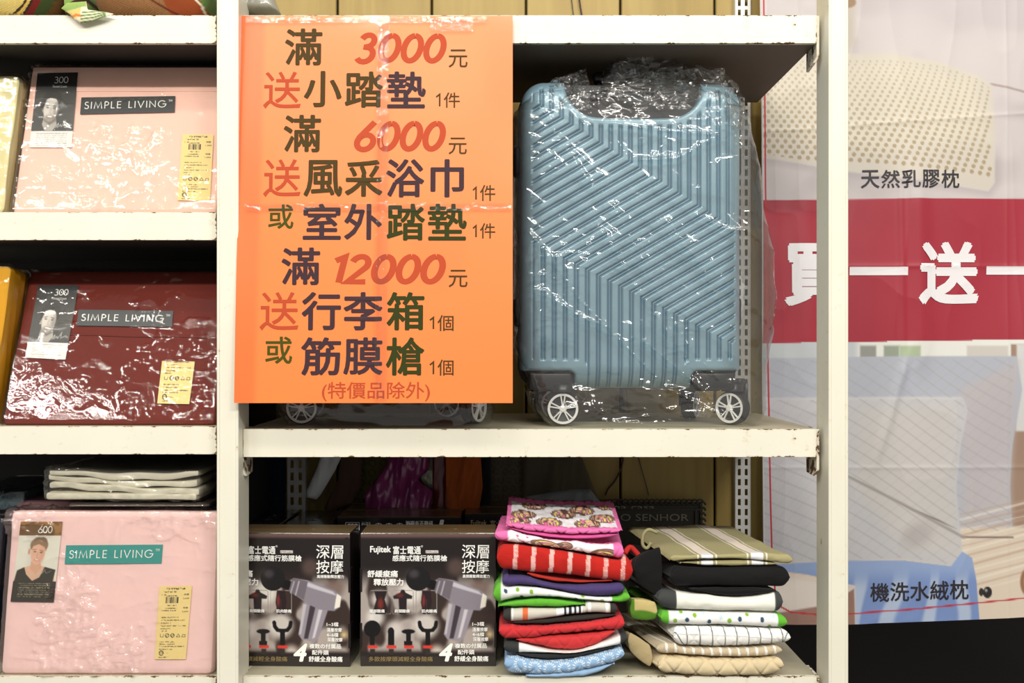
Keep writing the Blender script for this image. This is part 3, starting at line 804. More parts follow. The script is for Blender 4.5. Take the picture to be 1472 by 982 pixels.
bag(case2, rows2, 0, 0, [], 160, 120, 9.0)
# ---------------------------------------------------------------- packed bed linen (left bay)
prnt = mat('print', vc=True, rough=.35)
prnt_m = mat('print_matte', vc=True, rough=.6)
cardm = mat('card_black', (28, 30, 30), .4)
wht = mat('ink_white', (245, 245, 240), .5)
blk = mat('ink_black', (24, 22, 22), .6)
FILM = film('pack_film', .006, .06, 40.0, .16, boost=1.5, dist=.004)
def softbox(x0, x1, y0, y1, z0, z1, r, amp, seed, fq=18, nx=60, nz=44, ny=10):
    """rounded bundle of cloth: a box whose skin swells and dips"""
    bm = bmesh.new()
    me = []
    def face(fn, a, b):
        u, v = np.meshgrid(np.linspace(0, 1, a), np.linspace(0, 1, b)); return fn(u, v), gridf(a, b)
    parts_ = [face(lambda u, v: np.stack([x0 + u * (x1 - x0), y0 + 0 * u, z0 + v * (z1 - z0)], -1), nx, nz),
              face(lambda u, v: np.stack([x1 - u * (x1 - x0), y1 + 0 * u, z0 + v * (z1 - z0)], -1), nx, nz),
              face(lambda u, v: np.stack([x0 + 0 * u, y1 + u * (y0 - y1), z0 + v * (z1 - z0)], -1), ny, nz),
              face(lambda u, v: np.stack([x1 + 0 * u, y0 + u * (y1 - y0), z0 + v * (z1 - z0)], -1), ny, nz),
              face(lambda u, v: np.stack([x0 + u * (x1 - x0), y0 + v * (y1 - y0), z1 + 0 * u], -1), nx, ny),
              face(lambda u, v: np.stack([x0 + u * (x1 - x0), y1 + v * (y0 - y1), z0 + 0 * u], -1), nx, ny)]
    V, F = jn(*[(p.reshape(-1, 3), f) for p, f in parts_])
    # round the edges
    lo = np.array([x0 + r, y0 + r, z0 + r]); hi = np.array([x1 - r, y1 - r, z1 - r])
    q = np.clip(V, lo, hi); d = V - q; L_ = np.linalg.norm(d, axis=1)[:, None]; nrm = d / (L_ + 1e-9)
    V = q + nrm * r
    return V, F, nrm
def wrinkled(x0, x1, y0, y1, z0, z1, r, amp, seed, fq, nx=60, nz=44, ny=10, kind='ridge', keepz=True):
    V, F, n = softbox(x0, x1, y0, y1, z0, z1, r, amp, seed, fq, nx, nz, ny)
    if kind == 'ridge':
        pm = .12 + 1.3 * sstep(*((-.35, .4) if fq > 36 else (.1, .65)), vnoise(V[:, 0] * 13 + seed, V[:, 1] * 9, V[:, 2] * 13 + seed))
        w = amp * pm * (ridged(V[:, 0] * fq + seed, V[:, 1] * fq, V[:, 2] * fq + seed * 2, 2) ** 1.5 + .4 * ridged(V[:, 0] * fq * 2.6 + seed, V[:, 1] * fq * 2, V[:, 2] * fq * 2 + seed * 2, 2))
    else: w = amp * fbm(V[:, 0] * fq + seed, V[:, 1] * fq, V[:, 2] * fq + seed * 2, 3)
    P = V + n * w[:, None]
    if keepz: P[:, 2] = np.maximum(P[:, 2], z0 - .0002)
    return P, F
def man(P):                     # black and white portrait print, painted in 0..100 x 0..170
    P.C[:] = (58, 57, 54); P.put(.5 * sstep(120, 20, P.Y) * 0 + .45 * sstep(60, 100, P.X) * sstep(40, 90, P.Y), (92, 88, 82)); P.put(sstep(60, 20, P.Y), (34, 35, 35))
    P.poly([(8, 133), (26, 118), (50, 128), (66, 112), (92, 122), (100, 133)], (62, 60, 58), 3)
    P.poly([(28, 98), (54, 98), (60, 120), (50, 133), (32, 133), (24, 118)], (176, 170, 162), 3)
    P.poly([(28, 102), (54, 102), (56, 110), (42, 119), (29, 110)], (104, 98, 92), 6)
    P.ell(43, 66, 24, 26, (44, 40, 37), 4, -8); P.ell(24, 84, 2.8, 7, (160, 150, 140), 2)
    P.ell(42, 84, 17, 29, (206, 200, 192), 3, 5)
    P.ell(54, 88, 6, 22, (128, 120, 112), 9, 5, .6); P.ell(32, 80, 6, 16, (226, 220, 212), 8, 0, .5)
    P.ell(41, 106, 13, 9, (120, 110, 102), 7, 4, .6); P.ell(43, 62, 14, 9, (222, 216, 208), 7)
    P.poly([(20, 82), (20, 58), (32, 46), (50, 42), (64, 52), (66, 72), (62, 84), (59, 68), (52, 60), (40, 58), (30, 61), (25, 70), (23, 84)], (42, 38, 35), 3)
    P.line([(30, 76), (37, 74.4)], 1.6, (72, 64, 58), 1.5); P.line([(46, 75.5), (54, 78)], 1.6, (72, 64, 58), 1.5)
    P.ell(34, 80, 3.2, 1.3, (70, 62, 58), 1.4); P.ell(50, 81.5, 3.2, 1.3, (70, 62, 58), 1.4)
    P.line([(43, 82), (41, 91), (40, 93), (45, 94)], 1.2, (160, 150, 142), 2); P.ell(41, 101, 8, 3, (130, 108, 102), 1.8, 6); P.ell(41, 100.6, 6.4, 1.7, (246, 244, 240), 1, 6)
    P.line([(58, 126), (64, 115), (62, 125), (69, 119), (71, 124), (80, 109), (78, 123), (90, 117), (96, 121)], .9, (225, 225, 220), 1)
    P.rect(-5, 105, 133, 175, (232, 228, 224), .6); P.rows(14, 86, [139 + 4.4 * k for k in range(7)], 1.8, (150, 145, 145), 1.3, op=.6)
def woman(P):
    P.C[:] = (226, 222, 208); P.put(.5 * sstep(20, 34, P.X) * sstep(44, 30, P.X), (205, 203, 196))
    P.rect(-5, 105, -5, 30, (112, 78, 40), .6); P.put(.7 * (P.Y < 30) * sstep(.0, .7, fbm(P.X / 18, P.Y / 14, 3.0)), (178, 130, 70)); 
    P.poly([(0, 128), (4, 108), (20, 98), (34, 94), (62, 94), (84, 100), (94, 110), (96, 128)], (222, 178, 150), 2)
    P.poly([(36, 84), (58, 84), (62, 98), (50, 112), (36, 100)], (214, 166, 138), 3)
    P.poly([(2, 128), (6, 104), (22, 97), (28, 112), (44, 126), (60, 118), (70, 96), (96, 102), (92, 128)], (52, 46, 34), 2)
    P.ell(51, 50, 21, 17, (140, 112, 84), 3); P.ell(53, 40, 15, 8, (128, 100, 74), 3)
    P.ell(29, 64, 3, 6, (206, 150, 124), 2); P.ell(50, 66, 16.5, 26, (226, 178, 152), 3, 5); P.ell(60, 70, 6, 18, (206, 152, 128), 9, 5, .5); P.poly([(31, 60), (34, 44), (50, 40), (66, 46), (69, 62), (64, 54), (50, 48), (38, 52)], (146, 116, 86), 3)
    P.line([(37, 60), (45, 59)], 1.3, (140, 100, 80), 1.5); P.line([(54, 61), (62, 63)], 1.3, (140, 100, 80), 1.5)
    P.ell(42.5, 64, 3, 1.3, (100, 76, 66), 1.4); P.ell(57.5, 65.6, 3, 1.3, (100, 76, 66), 1.4)
    P.line([(50, 66), (48, 75), (51, 77)], 1.3, (190, 140, 118), 2); P.ell(49, 81.5, 6.4, 2.2, (196, 112, 102), 1.6, 5); P.ell(49, 81.2, 4.8, 1.1, (246, 236, 228), 1, 5)
    P.line([(34, 116), (44, 110), (48, 118), (56, 106), (60, 114), (72, 102), (74, 110), (86, 104)], .6, (200, 196, 180), 1)
    P.rect(-5, 105, 126, 175, (50, 42, 28), .6); P.rows(14, 86, [131 + 4.6 * k for k in range(7)], 1.8, (200, 190, 160), 1.3, op=.6)
def sticker(P, full=True):       # 0..60 x 0..130 ; the QR code of the real one is left out
    P.C[:] = (240, 214, 142); P.put(.25 * sstep(.2, .8, vnoise(P.X / 20, P.Y / 20)), (250, 228, 164))
    o = 0 if full else -60
    if full:
        P.rows(14, 48, [5], 3.0, (40, 34, 26), 1.6, 1); P.rows(9, 32, [10], 2.2, (80, 66, 44), 1.4, 2)
        P.rect(13, 36, 21, 31, (240, 214, 142)); P.put((np.sin(P.X * 2.6) + np.sin(P.X * 4.1) > -.1) * (P.X > 13) * (P.X < 37) * (P.Y > 20) * (P.Y < 31), (50, 42, 30))
        P.rows(6, 14, [16], 2, (70, 60, 40), 1.5, 3); P.rows(14, 34, [17.5, 34.5, 40], 2.0, (70, 60, 40), 1.3, 4); P.rows(8, 34, [44], 2.0, (70, 60, 40), 1.5, 5)
        P.line([(0, 50), (60, 50)], .5, (214, 186, 116), .6)
    ys = [56, 61, 66, 71, 76, 80]
    for k, y in enumerate(ys): P.rows(8, (40, 52, 28, 54, 26, 20)[k], [y + o], 2.2, (92, 78, 52), 1.4, 6 + k)
    for k, x in enumerate((11, 21, 31, 42, 52)):
        y = 88 + o
        if k in (1, 2): P.put((np.abs(np.hypot(P.X - x, P.Y - y) - 3.2) < .7), (60, 50, 34)); P.line([(x - 2, y + 2), (x + 2, y - 2)], .9, (60, 50, 34), .5)
        elif k == 0: P.line([(x - 3, y - 2), (x - 2.4, y + 2.6), (x + 2.4, y + 2.6), (x + 3, y - 2)], .9, (60, 50, 34), .5)
        elif k == 3: P.line([(x - 3.4, y + 2.4), (x, y - 2.6), (x + 3.4, y + 2.4), (x - 3.4, y + 2.4)], .9, (60, 50, 34), .5)
        else: P.line([(x - 3.4, y + 2.4), (x - 1.6, y - 1.6), (x + 2.6, y - 1.6), (x + 3.4, y + 2.4), (x - 3.4, y + 2.4)], .9, (60, 50, 34), .5)
    P.rows(8, 36, [99 + o, 103.5 + o, 112 + o], 1.8, (92, 78, 52), 1.4, 20); P.rows(8, 54, [107.8 + o], 2, (70, 60, 40), 1.4, 23)
    P.put((np.abs(np.hypot(P.X - 12, P.Y - (119 + o)) - 3.8) < .8), (30, 26, 20)); P.line([(9, 119 + o), (15, 119 + o)], 1, (30, 26, 20), .5)
    P.rows(18, 30, [119 + o], 1.6, (120, 104, 70), 1.3, 25); P.rows(8, 26, [126 + o], 2, (70, 60, 40), 1.5, 26)
def persp_quad(fr, pts, y=0.0):   # four photo corners (tl, tr, br, bl) on the plane
    return [fr.at(p[0], p[1], y) for p in pts]
def quad_pic(name, fr, pts, uv, nx, ny, fn, parent, m, y):
    tl, tr, br, bl = [np.array(p) for p in persp_quad(fr, pts, y)]
    u, v = np.meshgrid(np.linspace(0, 1, nx), np.linspace(0, 1, ny))
    P = Pic(uv[0] + u * (uv[1] - uv[0]), uv[2] + v * (uv[3] - uv[2]), (255, 255, 255)); fn(P)
    xz = tl * ((1 - u) * (1 - v))[..., None] + tr * (u * (1 - v))[..., None] + br * (u * v)[..., None] + bl * ((1 - u) * v)[..., None]
    V = np.stack([xz[..., 0], np.full(u.shape, y), xz[..., 1]], -1).reshape(-1, 3)
    idx = np.arange(nx * ny).reshape(ny, nx); F = np.stack([idx[:-1, :-1], idx[1:, :-1], idx[1:, 1:], idx[:-1, 1:]], -1).reshape(-1, 4)
    return part(name, (V, F), m, parent, True, np.clip(P.C, 0, 255).reshape(-1, 3))
def quad_map(fr, pts, vf, y):     # maps geometry in a unit square (x right, z up) into the quad
    tl, tr, br, bl = [np.array(p) for p in persp_quad(fr, pts, y)]
    V, F = vf; u, v = V[:, 0][:, None], 1 - V[:, 2][:, None]
    xz = tl * (1 - u) * (1 - v) + tr * u * (1 - v) + br * u * v + bl * (1 - u) * v
    return np.stack([xz[:, 0], y + V[:, 1], xz[:, 1]], 1), F
def linen_pack(label, Yb, zb, lean, bl, tl, cloth, depth, seed, card=None, brand=None, stick=None, num='300', seam=None, flm=None, crump=.0015, cfq=24, fold=None):
    """pack standing on edge, leaning back: bl, tl = photo corners of its left edge"""
    fr = Frame(wx(bl[0], Yb), Yb, zb, lean=lean)
    root = thing('linen_pack', fr, label, 'bedding')
    x_r = -.470 - fr.M.translation.x; xl, zt = fr.at(*tl)
    x0 = min(0, xl) + .001
    V, F = wrinkled(x0, x_r, 0, depth, .0008, zt, .010, .0007, seed, 14, kind='f')
    body = part('folded_cloth', (V, F), cloth, root, True)
    if seam:
        a = fr.at(*seam[0]); b = fr.at(*seam[1])
        part('hem', tube([(a[0] + (b[0] - a[0]) * t, -.0004 + .0003 * math.sin(t * 19), a[1] + (b[1] - a[1]) * t + .0006 * math.sin(t * 11)) for t in np.linspace(0, 1, 20)], .0009, 6), cloth, root, True)
    if fold:                                       # a wide turned-over hem along the top
        a = fr.at(60, fold); 
        V2, F2 = wrinkled(x0 + .004, x_r, -.0012, .004, a[1], zt - .003, .0012, .0003, seed + 3, 14, 50, 10, 4, kind='f')
        part('turned_hem', (V2, F2), cloth, root, True)
    yp = -.0024
    if card:
        pts, fn = card
        c = quad_pic('insert_card', fr, pts, (0, 100, 0, 170), 72, 124, fn, root, prnt, yp)
        numj = jn(quad_map(fr, pts, futnum(num, .44, .78, .855, .945), yp - .0003), quad_map(fr, pts, glyph_vf('Thread Count', .40, .76, .80, .83), yp - .0003))
        part('lettering', numj, wht, c)
    if brand:
        pts, bm_ = brand
        q = persp_quad(fr, pts, yp); V = [(p[0], yp, p[1]) for p in q] + [(p[0], yp + .0006, p[1]) for p in q]
        c = part('brand_label', (np.array(V), [(0, 3, 2, 1), (4, 5, 6, 7), (0, 1, 5, 4), (1, 2, 6, 5), (2, 3, 7, 6), (3, 0, 4, 7)]), bm_, root)
        part('lettering', quad_map(fr, pts, jn(futura('SIMPLE LIVING', .04, .91, .27, .76, 0, .11), glyph_vf('TM', .93, .97, .64, .78)), yp - .0004), wht, c)
    if stick:
        pts, full = stick
        c = quad_pic('price_sticker', fr, pts, (0, 60, 0, 130 if full else 70), 60, 130 if full else 76, lambda P: sticker(P, full), root, prnt_m, yp)
        if full:
            pr = '1,999' if num == '300' else '2,690'
            part('lettering', quad_map(fr, pts, jn(glyph_vf('特價', .78, .93, .868, .895), glyph_vf(pr, .76, .95, .815, .838), glyph_vf('特價', .78, .93, .685, .712), glyph_vf(pr, .76, .95, .635, .658)), yp - .0003), blk, c)
    # clear wrapper with crumples
    V, F = wrinkled(x0 - .0035, x_r + .003, -.0048, depth + .003, 0, zt + .003, .008, crump, seed, cfq, 230, 170, 14)
    part('clear_wrapper', (V, F), flm or FILM, root, True)
    return fr, root
DIG = {'3': [arc(.28, .74, .2, .22, 140, -80, 12) + arc(.28, .27, .24, .25, 85, -145, 12)],
       '0': [arc(.30, .5, .26, .46, 90, 450, 24)], '6': [[(.46, .98), (.12, .45)] + arc(.32, .29, .27, .26, 150, 510, 24)]}
def futnum(s, x0, x1, z0, z1):
    paths, adv = [], 0
    for ch in s:
        for p in DIG[ch]: paths.append([(adv + q[0], q[1]) for q in p])
        adv += .66
    return fit(strokes(paths, .10, 0), x0, x1, z0, z1)
cl = dict(rough=.75, var=.05, vscale=30, spec=.2, weave=.12, wscale=9000)
pinkA = mat('cotton_pink', (250, 206, 190), **cl)
pinkB = mat('cotton_rose', (246, 208, 204), **cl)
maroon = mat('cotton_maroon', (112, 40, 30), **cl)
yellow = mat('cotton_yellow', (236, 172, 20), **cl)
cream = mat('cotton_cream', (232, 222, 170), **cl)
creamw = mat('cotton_offwhite', (232, 226, 206), **cl)
navy = mat('cotton_navy', (22, 28, 44), **cl)
mauve = mat('cotton_mauve', (110, 80, 84), **cl)
lblack = mat('label_black', (32, 34, 34), .4)
lgrey = mat('label_charcoal', (62, 64, 66), .4)
lteal = mat('label_teal', (52, 150, 142), .4)
linen_pack('pale pink bedding pack on the top left shelf with black card and black label', .030, LT[1], 15.5, (19, 303), (44, 95), pinkA, .06, 1.3,
           card=([(54, 105), (112, 104), (103, 212), (42, 212)], man), brand=([(117, 140), (252, 138), (251, 161), (115, 164)], lblack),
           stick=([(262, 193), (307, 193), (302, 289), (255, 288)], True), fold=132)
linen_pack('dark red bedding pack on the second shelf with 300 thread card and charcoal label', .018, LT[2], 21, (5, 611), (41, 388), maroon, .05, 4.1,
           card=([(55, 410), (113, 410), (94, 517), (36, 514)], man), brand=([(113, 445), (249, 447), (247, 470), (110, 468)], lgrey),
           stick=([(233, 519), (280, 520), (272, 581), (226, 580)], False), seam=((100, 482), (311, 486)), flm=film('pack_film_soft', .004, .05, 40.0, .1, boost=.9, dist=.004), crump=.0013)
linen_pack('pink bedding pack on the lowest left shelf with brown 600 thread card and teal label', .006, LT[3], 8.5, (-2, 967), (17, 734), pinkB, .065, 7.7,
           card=([(30, 750), (90, 750), (77, 866), (15, 865)], woman), brand=([(95, 784), (234, 783), (232, 810), (93, 811)], lteal),
           stick=([(229, 843), (276, 842), (267, 948), (222, 948)], True), num='600', crump=.0040, cfq=38)
def plain_pack(label, Yb, zb, lean, l, rb, rt, top, cloth, depth, seed, folds=True, base=None):
    fr = Frame(wx(rb, Yb), Yb, zb, lean=lean)
    root = thing('linen_pack', fr, label, 'bedding')
    xr, zt = fr.at(rt, top); dx = xr
    x0, _ = fr.at(l, top)
    def shear(V): 
        V = V.copy(); V[:, 0] += dx * V[:, 2] / zt; return V
    V, F = wrinkled(x0, 0, 0, depth, .0008, zt, .014, .0012, seed, 12, kind='f')
    if folds:   # the layers of the folded cloth show as steps along the right edge
        n_ = 5
        m_ = V[:, 0] > -.02
        V[:, 0] += m_ * (.003 * np.sin((V[:, 1] / depth) * n_ * 2 * math.pi + fbm(V[:, 2] * 9, V[:, 1] * 9)))
    part('folded_cloth', (shear(V), F), cloth, root, True)
    V, F = wrinkled(x0 - .003, .004, -.005, depth + .003, 0, zt + .003, .010, .003, seed + 1, 24, 90, 110, 20)
    part('clear_wrapper', (shear(V), F), FILM, root, True)
plain_pack('cream bedding pack at the left edge beside the upper pink pack', .035, LT[1], 9, -90, 4, 28, 106, cream, .06, 2.2)
plain_pack('yellow bedding pack at the left edge beside the dark red pack', .02, LT[2], 8, -90, -13, 16, 380, yellow, .07, 3.2)
plain_pack('dark navy bedding pack at the left edge beside the lower pink pack', .055, LT[3], 8, -90, -14, 7, 742, navy, .06, 5.2)

# folded sheets lying flat above the lower pink pack
def flat_pack(label, pxl, pxr, pyt, pyb, Y, depth, cloth, layers, seed, film_on=True, tilt=0.0, name='linen_pack'):
    z0, z1 = wz(pyb, Y), wz(pyt, Y); x0, x1 = wx(pxl, Y), wx(pxr, Y)
    fr = Frame((x0 + x1) / 2, Y, z0, roll=tilt); root = thing(name, fr, label, 'bedding'); w = x1 - x0; h = z1 - z0
    n = layers
    for k in range(n):
        a, b = h * k / n, h * (k + 1) / n
        V, F = wrinkled(-w / 2 + .003 * (k % 2), w / 2 - .004 * ((k + 1) % 2), .002 * (k % 3), depth, a + .0003, b - .0003, min(.0045, h / n * .48), .0012, seed + k * 3, 16, 80, 8, 20, kind='f', keepz=False)
        V[:, 2] += (.0045 * np.sin(V[:, 0] / w * 4.2 + k * .5 + seed) + .0015 * np.sin(V[:, 0] / w * 17 + k * 2)) * (0 < k < n)
        V[:, 2] = np.clip(V[:, 2], .0006, h)
        part('folded_sheet', (V, F), cloth, root, True)
    if film_on:
        V, F = wrinkled(-w / 2 - .003, w / 2 + .004, -.004, depth + .01, 0, h + .0025, .005, .003, seed, 30, 140, 26, 40)
        part('clear_wrapper', (V, F), FILM, root, True)
    return root
Yp = .052
shelf_under = flat_pack('thin mauve folded pack lying under the off-white folded sheets', 100, 300, 725.4, 727.6, .045, .24, mauve, 1, 4.4)
flat_pack('off-white folded sheets in clear wrap lying on top of the lower pink pack', 66, 286, 676, 719.5, .045, .24, creamw, 4, 2.9, tilt=.4)
flat_pack('grey-blue folded pack at the left edge above the navy pack', -60, 34, 706, 734, .13, .2, mat('cotton_slate', (66, 84, 92), **cl), 2, 8.9)
# brown carton that carries the flat packs behind the pink one
fr = Frame(wx(190, .125), .125, LT[3])
root = thing('bedding_stack', fr, 'dark wrapped bedding stack standing behind the lower pink pack', 'bedding')
hh = wz(728.5, .045) - LT[3] - .0012
for k in range(5):
    V, F = wrinkled(-.20, .12, .0, .20, hh * k / 5 + .0003, hh * (k + 1) / 5 - .0003, .012, .001, k * 2., 10, 30, 8, 12, kind='f', keepz=False)
    V[:, 2] = np.clip(V[:, 2], .0005, hh)
    part('folded_sheet', (V, F), navy if k % 2 else mauve, root, True)

# ---------------------------------------------------------------- massage gun boxes
boxm = mat('carton_print', vc=True, rough=.28, coat=.3)
boxside = mat('carton_black', (28, 22, 22), .32, coat=.3, var=.08)
boxtop = mat('carton_top', (120, 100, 70), .3, coat=.4, var=.1, vscale=14)
gold = mat('ink_gold', (150, 130, 84), .4)
brown_ink = mat('ink_brown', (86, 48, 34), .5)
def art(P):                       # photo coordinates of the right front box: 518..713, 765..958
    P.C[:] = (34, 28, 28)
    a = sstep(812, 850, P.Y) * sstep(945, 930, P.Y)
    bl = sstep(.05, .6, fbm(P.X / 26 + 3, P.Y / 34 + 1, 0.0, 2) + .35)
    P.put(.85 * a * bl, (196, 184, 176)); P.put(.4 * a * (1 - bl), (96, 72, 62))
    P.put(sstep(776, 770, P.Y) * .8, (120, 94, 88))
    for cx, cy, r, c in ((590, 852, 16, (232, 226, 218)), (545, 862, 12, (225, 220, 214)), (612, 900, 18, (230, 224, 216)), (566, 905, 12, (214, 206, 200)), (628, 938, 10, (220, 208, 196)), (655, 815, 12, (92, 74, 68)), (704, 912, 5, (250, 226, 170)), (540, 888, 12, (236, 232, 226)), (690, 845, 14, (120, 100, 92))):
        P.ell(cx, cy, r, r, c, 14, op=.85)
    P.rect(518, 713, 938, 960, (36, 28, 28), 6)
    # body pictures in rounded frames
    for cx, kind in ((547, 0), (579, 1), (613, 2)):
        x0, x1, y0, y1 = cx - 15, cx + 15, 849, 883
        P.line([(x0 + 2, y0), (x1 - 2, y0), (x1, y0 + 2), (x1, y1 - 2), (x1 - 2, y1), (x0 + 2, y1), (x0, y1 - 2), (x0, y0 + 2), (x0 + 2, y0)], .7, (150, 146, 142), .6)
        if kind == 0: P.poly([(cx - 9, 850), (cx + 9, 850), (cx + 6, 862), (cx + 10, 876), (cx + 7, 883), (cx - 7, 883), (cx - 10, 876), (cx - 6, 862)], (40, 30, 32), 1.2); P.ell(cx, 868, 4, 8, (120, 46, 40), 5)
        if kind == 1: P.poly([(cx - 14, 857), (cx - 4, 852), (cx - 2, 848), (cx + 2, 848), (cx + 4, 852), (cx + 14, 857), (cx + 13, 861), (cx + 6, 861), (cx + 5, 883), (cx - 5, 883), (cx - 6, 861), (cx - 13, 861)], (40, 32, 36), 1.2); P.ell(cx - 4, 856, 5, 3, (104, 40, 36), 4)
        if kind == 2: P.poly([(cx - 6, 849), (cx + 6, 849), (cx + 8, 866), (cx + 5, 883), (cx + 1, 883), (cx, 862), (cx - 1, 883), (cx - 5, 883), (cx - 8, 866)], (44, 30, 34), 1.2); P.ell(cx - 4, 864, 2, 8, (130, 50, 44), 3)
    # attachment heads
    k_ = (22, 20, 22)
    P.ell(535, 904, 12, 12, k_, 1); P.rect(531.5, 538.5, 914, 928, k_)
    P.ell(562, 908, 4.6, 6, k_, 1); P.rect(557.5, 566.5, 908, 928, k_)
    P.ell(587, 908, 9.5, 3.5, k_, 1); P.rect(583.5, 590.5, 908, 928, k_); P.rect(581, 593, 922, 928, k_)
    P.line([(603, 895), (604, 901), (608, 906), (615, 907), (622, 906), (626, 901), (627, 895)], 5.5, k_, 1); P.rect(611.5, 618.5, 906, 928, k_)
    for cx in (535.5, 562.5, 588, 615): 
        P.rect(cx - 7, cx + 7, 928, 932, (214, 60, 48)); P.rect(cx - 3.5, cx + 3.5, 933, 941, (50, 40, 38), 2)
    # the massage gun
    P.poly([(650, 860), (683, 870), (668, 915), (661, 923), (643, 919), (638, 912)], (150, 142, 152), 2)
    P.poly([(655, 870), (663, 872), (652, 918), (646, 918)], (66, 58, 64), 2); P.poly([(668, 874), (673, 876), (662, 916), (658, 918)], (206, 200, 206), 2); P.poly([(645, 868), (650, 869), (642, 912), (639, 911)], (190, 184, 192), 2)
    P.poly([(626, 834), (632, 831), (652, 834), (690, 848), (700, 856), (698, 872), (690, 878), (668, 876), (652, 868), (628, 852)], (140, 132, 142), 2)
    P.poly([(650, 836), (688, 850), (694, 856), (660, 846), (648, 842)], (200, 196, 204), 3); P.poly([(694, 853), (700, 857), (698, 872), (690, 875), (692, 862)], (238, 232, 220), 1.5)
    P.poly([(630, 831), (652, 836), (646, 862), (624, 850)], (112, 104, 112), 1.5); P.line([(632, 836), (627, 852)], 2, (170, 164, 172), 1.5); P.line([(639, 836), (634, 855)], 2, (178, 172, 180), 1.5)
    P.poly([(614, 832), (628, 836), (624, 848), (612, 844)], (20, 18, 20), 1.5)
    P.ell(601, 832, 17.5, 17.5, (28, 25, 28), 1.2); P.ell(595, 825, 7, 6, (66, 60, 64), 8)
    P.rect(612, 630, 791.5, 795.5, (225, 220, 214), .8)
    P.ell(708, 775, 3, 3, (34, 28, 28), 1)
def carton_front_text(fr, root, dx=0.0, y=-.0004):
    def t(s, a, b, c, d, m=wht, **kw): return (ptext(fr, s, a, b, c, d, y, **kw), m)
    items = [t('Fujitek', 532, 562, 785, 797, bold=.03), t('富士電通', 565, 605, 785, 797, bold=.02), t('®', 605, 608, 784, 787), t('感應式隨行筋膜槍', 564, 643, 798, 807, bold=.02),
             t('深層', 664, 703, 783, 803, bold=.006), t('按摩', 664, 703, 805, 824, bold=.006), t('高頻衝動釋放壓力', 665, 704, 826, 831, bold=.02),
             t('舒緩痠痛', 528, 572, 820, 830, bold=.03), t('釋放壓力', 537, 580, 832, 842, bold=.03),
             t('腰部酸痛', 531, 553, 876, 881, bold=.02), t('肩頸酸痛', 567, 589, 876, 881, bold=.02), t('肌肉酸痛', 606, 628, 876, 881, bold=.02),
             t('1~3檔', 679, 696, 894, 900, bold=.02), t('淺層按摩', 679, 701, 902, 908, bold=.02), t('4~6檔', 679, 696, 909, 915, bold=.02), t('深層按摩', 680, 702, 916, 922, bold=.02),
             t('4', 631, 651, 925, 951, bold=.03, shear=.25), t('複数の付属品', 654, 700, 925, 932, bold=.02), t('配件頭', 658, 682, 934, 941, bold=.02), t('舒緩全身酸痛', 653, 702, 943, 951, bold=.02),
             t('多款按摩頭減輕全身酸痛', 530, 622, 944, 951, gold, bold=.004), t('FTM-U22', 613.5, 628.5, 792.4, 794.8, brown_ink)]
    for m_ in (wht, gold, brown_ink):
        vs = [v for v, m in items if m is m_]
        if vs: 
            V, F = jn(*vs); V = V.copy(); V[:, 0] += dx
            part('lettering', (V, F), m_, root)
Yb1 = .054
bf = Frame(wx(615.5, Yb1), Yb1, TOP3 + .0002)
BW = bf.at(713, 900)[0] - bf.at(518, 900)[0]; BH = bf.at(600, 766.5)[1]; BD = .080
def carton(frame, label, front=True, cut=0, flip=False, tri=False, topink=True):
    root = thing('gun_carton', frame, label, 'box', 'boxes of massage guns on the bottom shelf')
    part('carton_body', rbox(-BW / 2 + cut, BW / 2, .0004, BD, .0002, BH, .0012, 2), boxside, root)
    # tuck flap, lid panel with a lip and corner crimps, closing tabs on the sides
    part('carton_lid', rbox(-BW / 2 + .001 + cut, BW / 2 - .001, .0035, BD - .001, BH - .0003, BH + .0007, .0004, 1), boxtop, root)
    for s in ((-1, 1) if not cut else (1,)):
        for z0, z1 in ((.120, .158), (.030, .070)):
            part('carton_tab', rbox(s * BW / 2 - (.003 if s > 0 else .0008), s * BW / 2 + (.0008 if s > 0 else .003), -.0012, .018, z0, z1, .0004, 1), boxside, root)
    if front:
        P0 = bf.at(518, 765); 
        o = picture('front_print', bf, (518.6 + (19 if cut else 0), 712.4, 767.2, 957.6), 196, 194, art, root, boxm, 0.0)
        if flip:
            V = np.zeros(len(o.data.vertices) * 3); o.data.vertices.foreach_get('co', V)
        carton_front_text(bf, root)
    if topink:
        a = glyph_vf('多款按摩頭減輕全身酸痛', -.07, .02, -.004, .004); b = glyph_vf('T', .03, .055, -.006, .006)
        V, F = jn((a[0][:, [0, 2, 1]] * [1, 1, 0] + [0, BD * .42, BH + .0009], a[1]), (b[0][:, [0, 2, 1]] * [1, 1, 0] + [0, BD * .42, BH + .0009], b[1]))
        part('lettering', (V, F), gold, root)
    return root
carton(bf, 'right one of the two front massage gun boxes, next to the red striped stack')
fL = Frame(wx(406.5, Yb1), Yb1, TOP3 + .0002, yaw=-2.0)
carton(fL, 'left one of the two front massage gun boxes, half hidden by the left post', cut=.020)
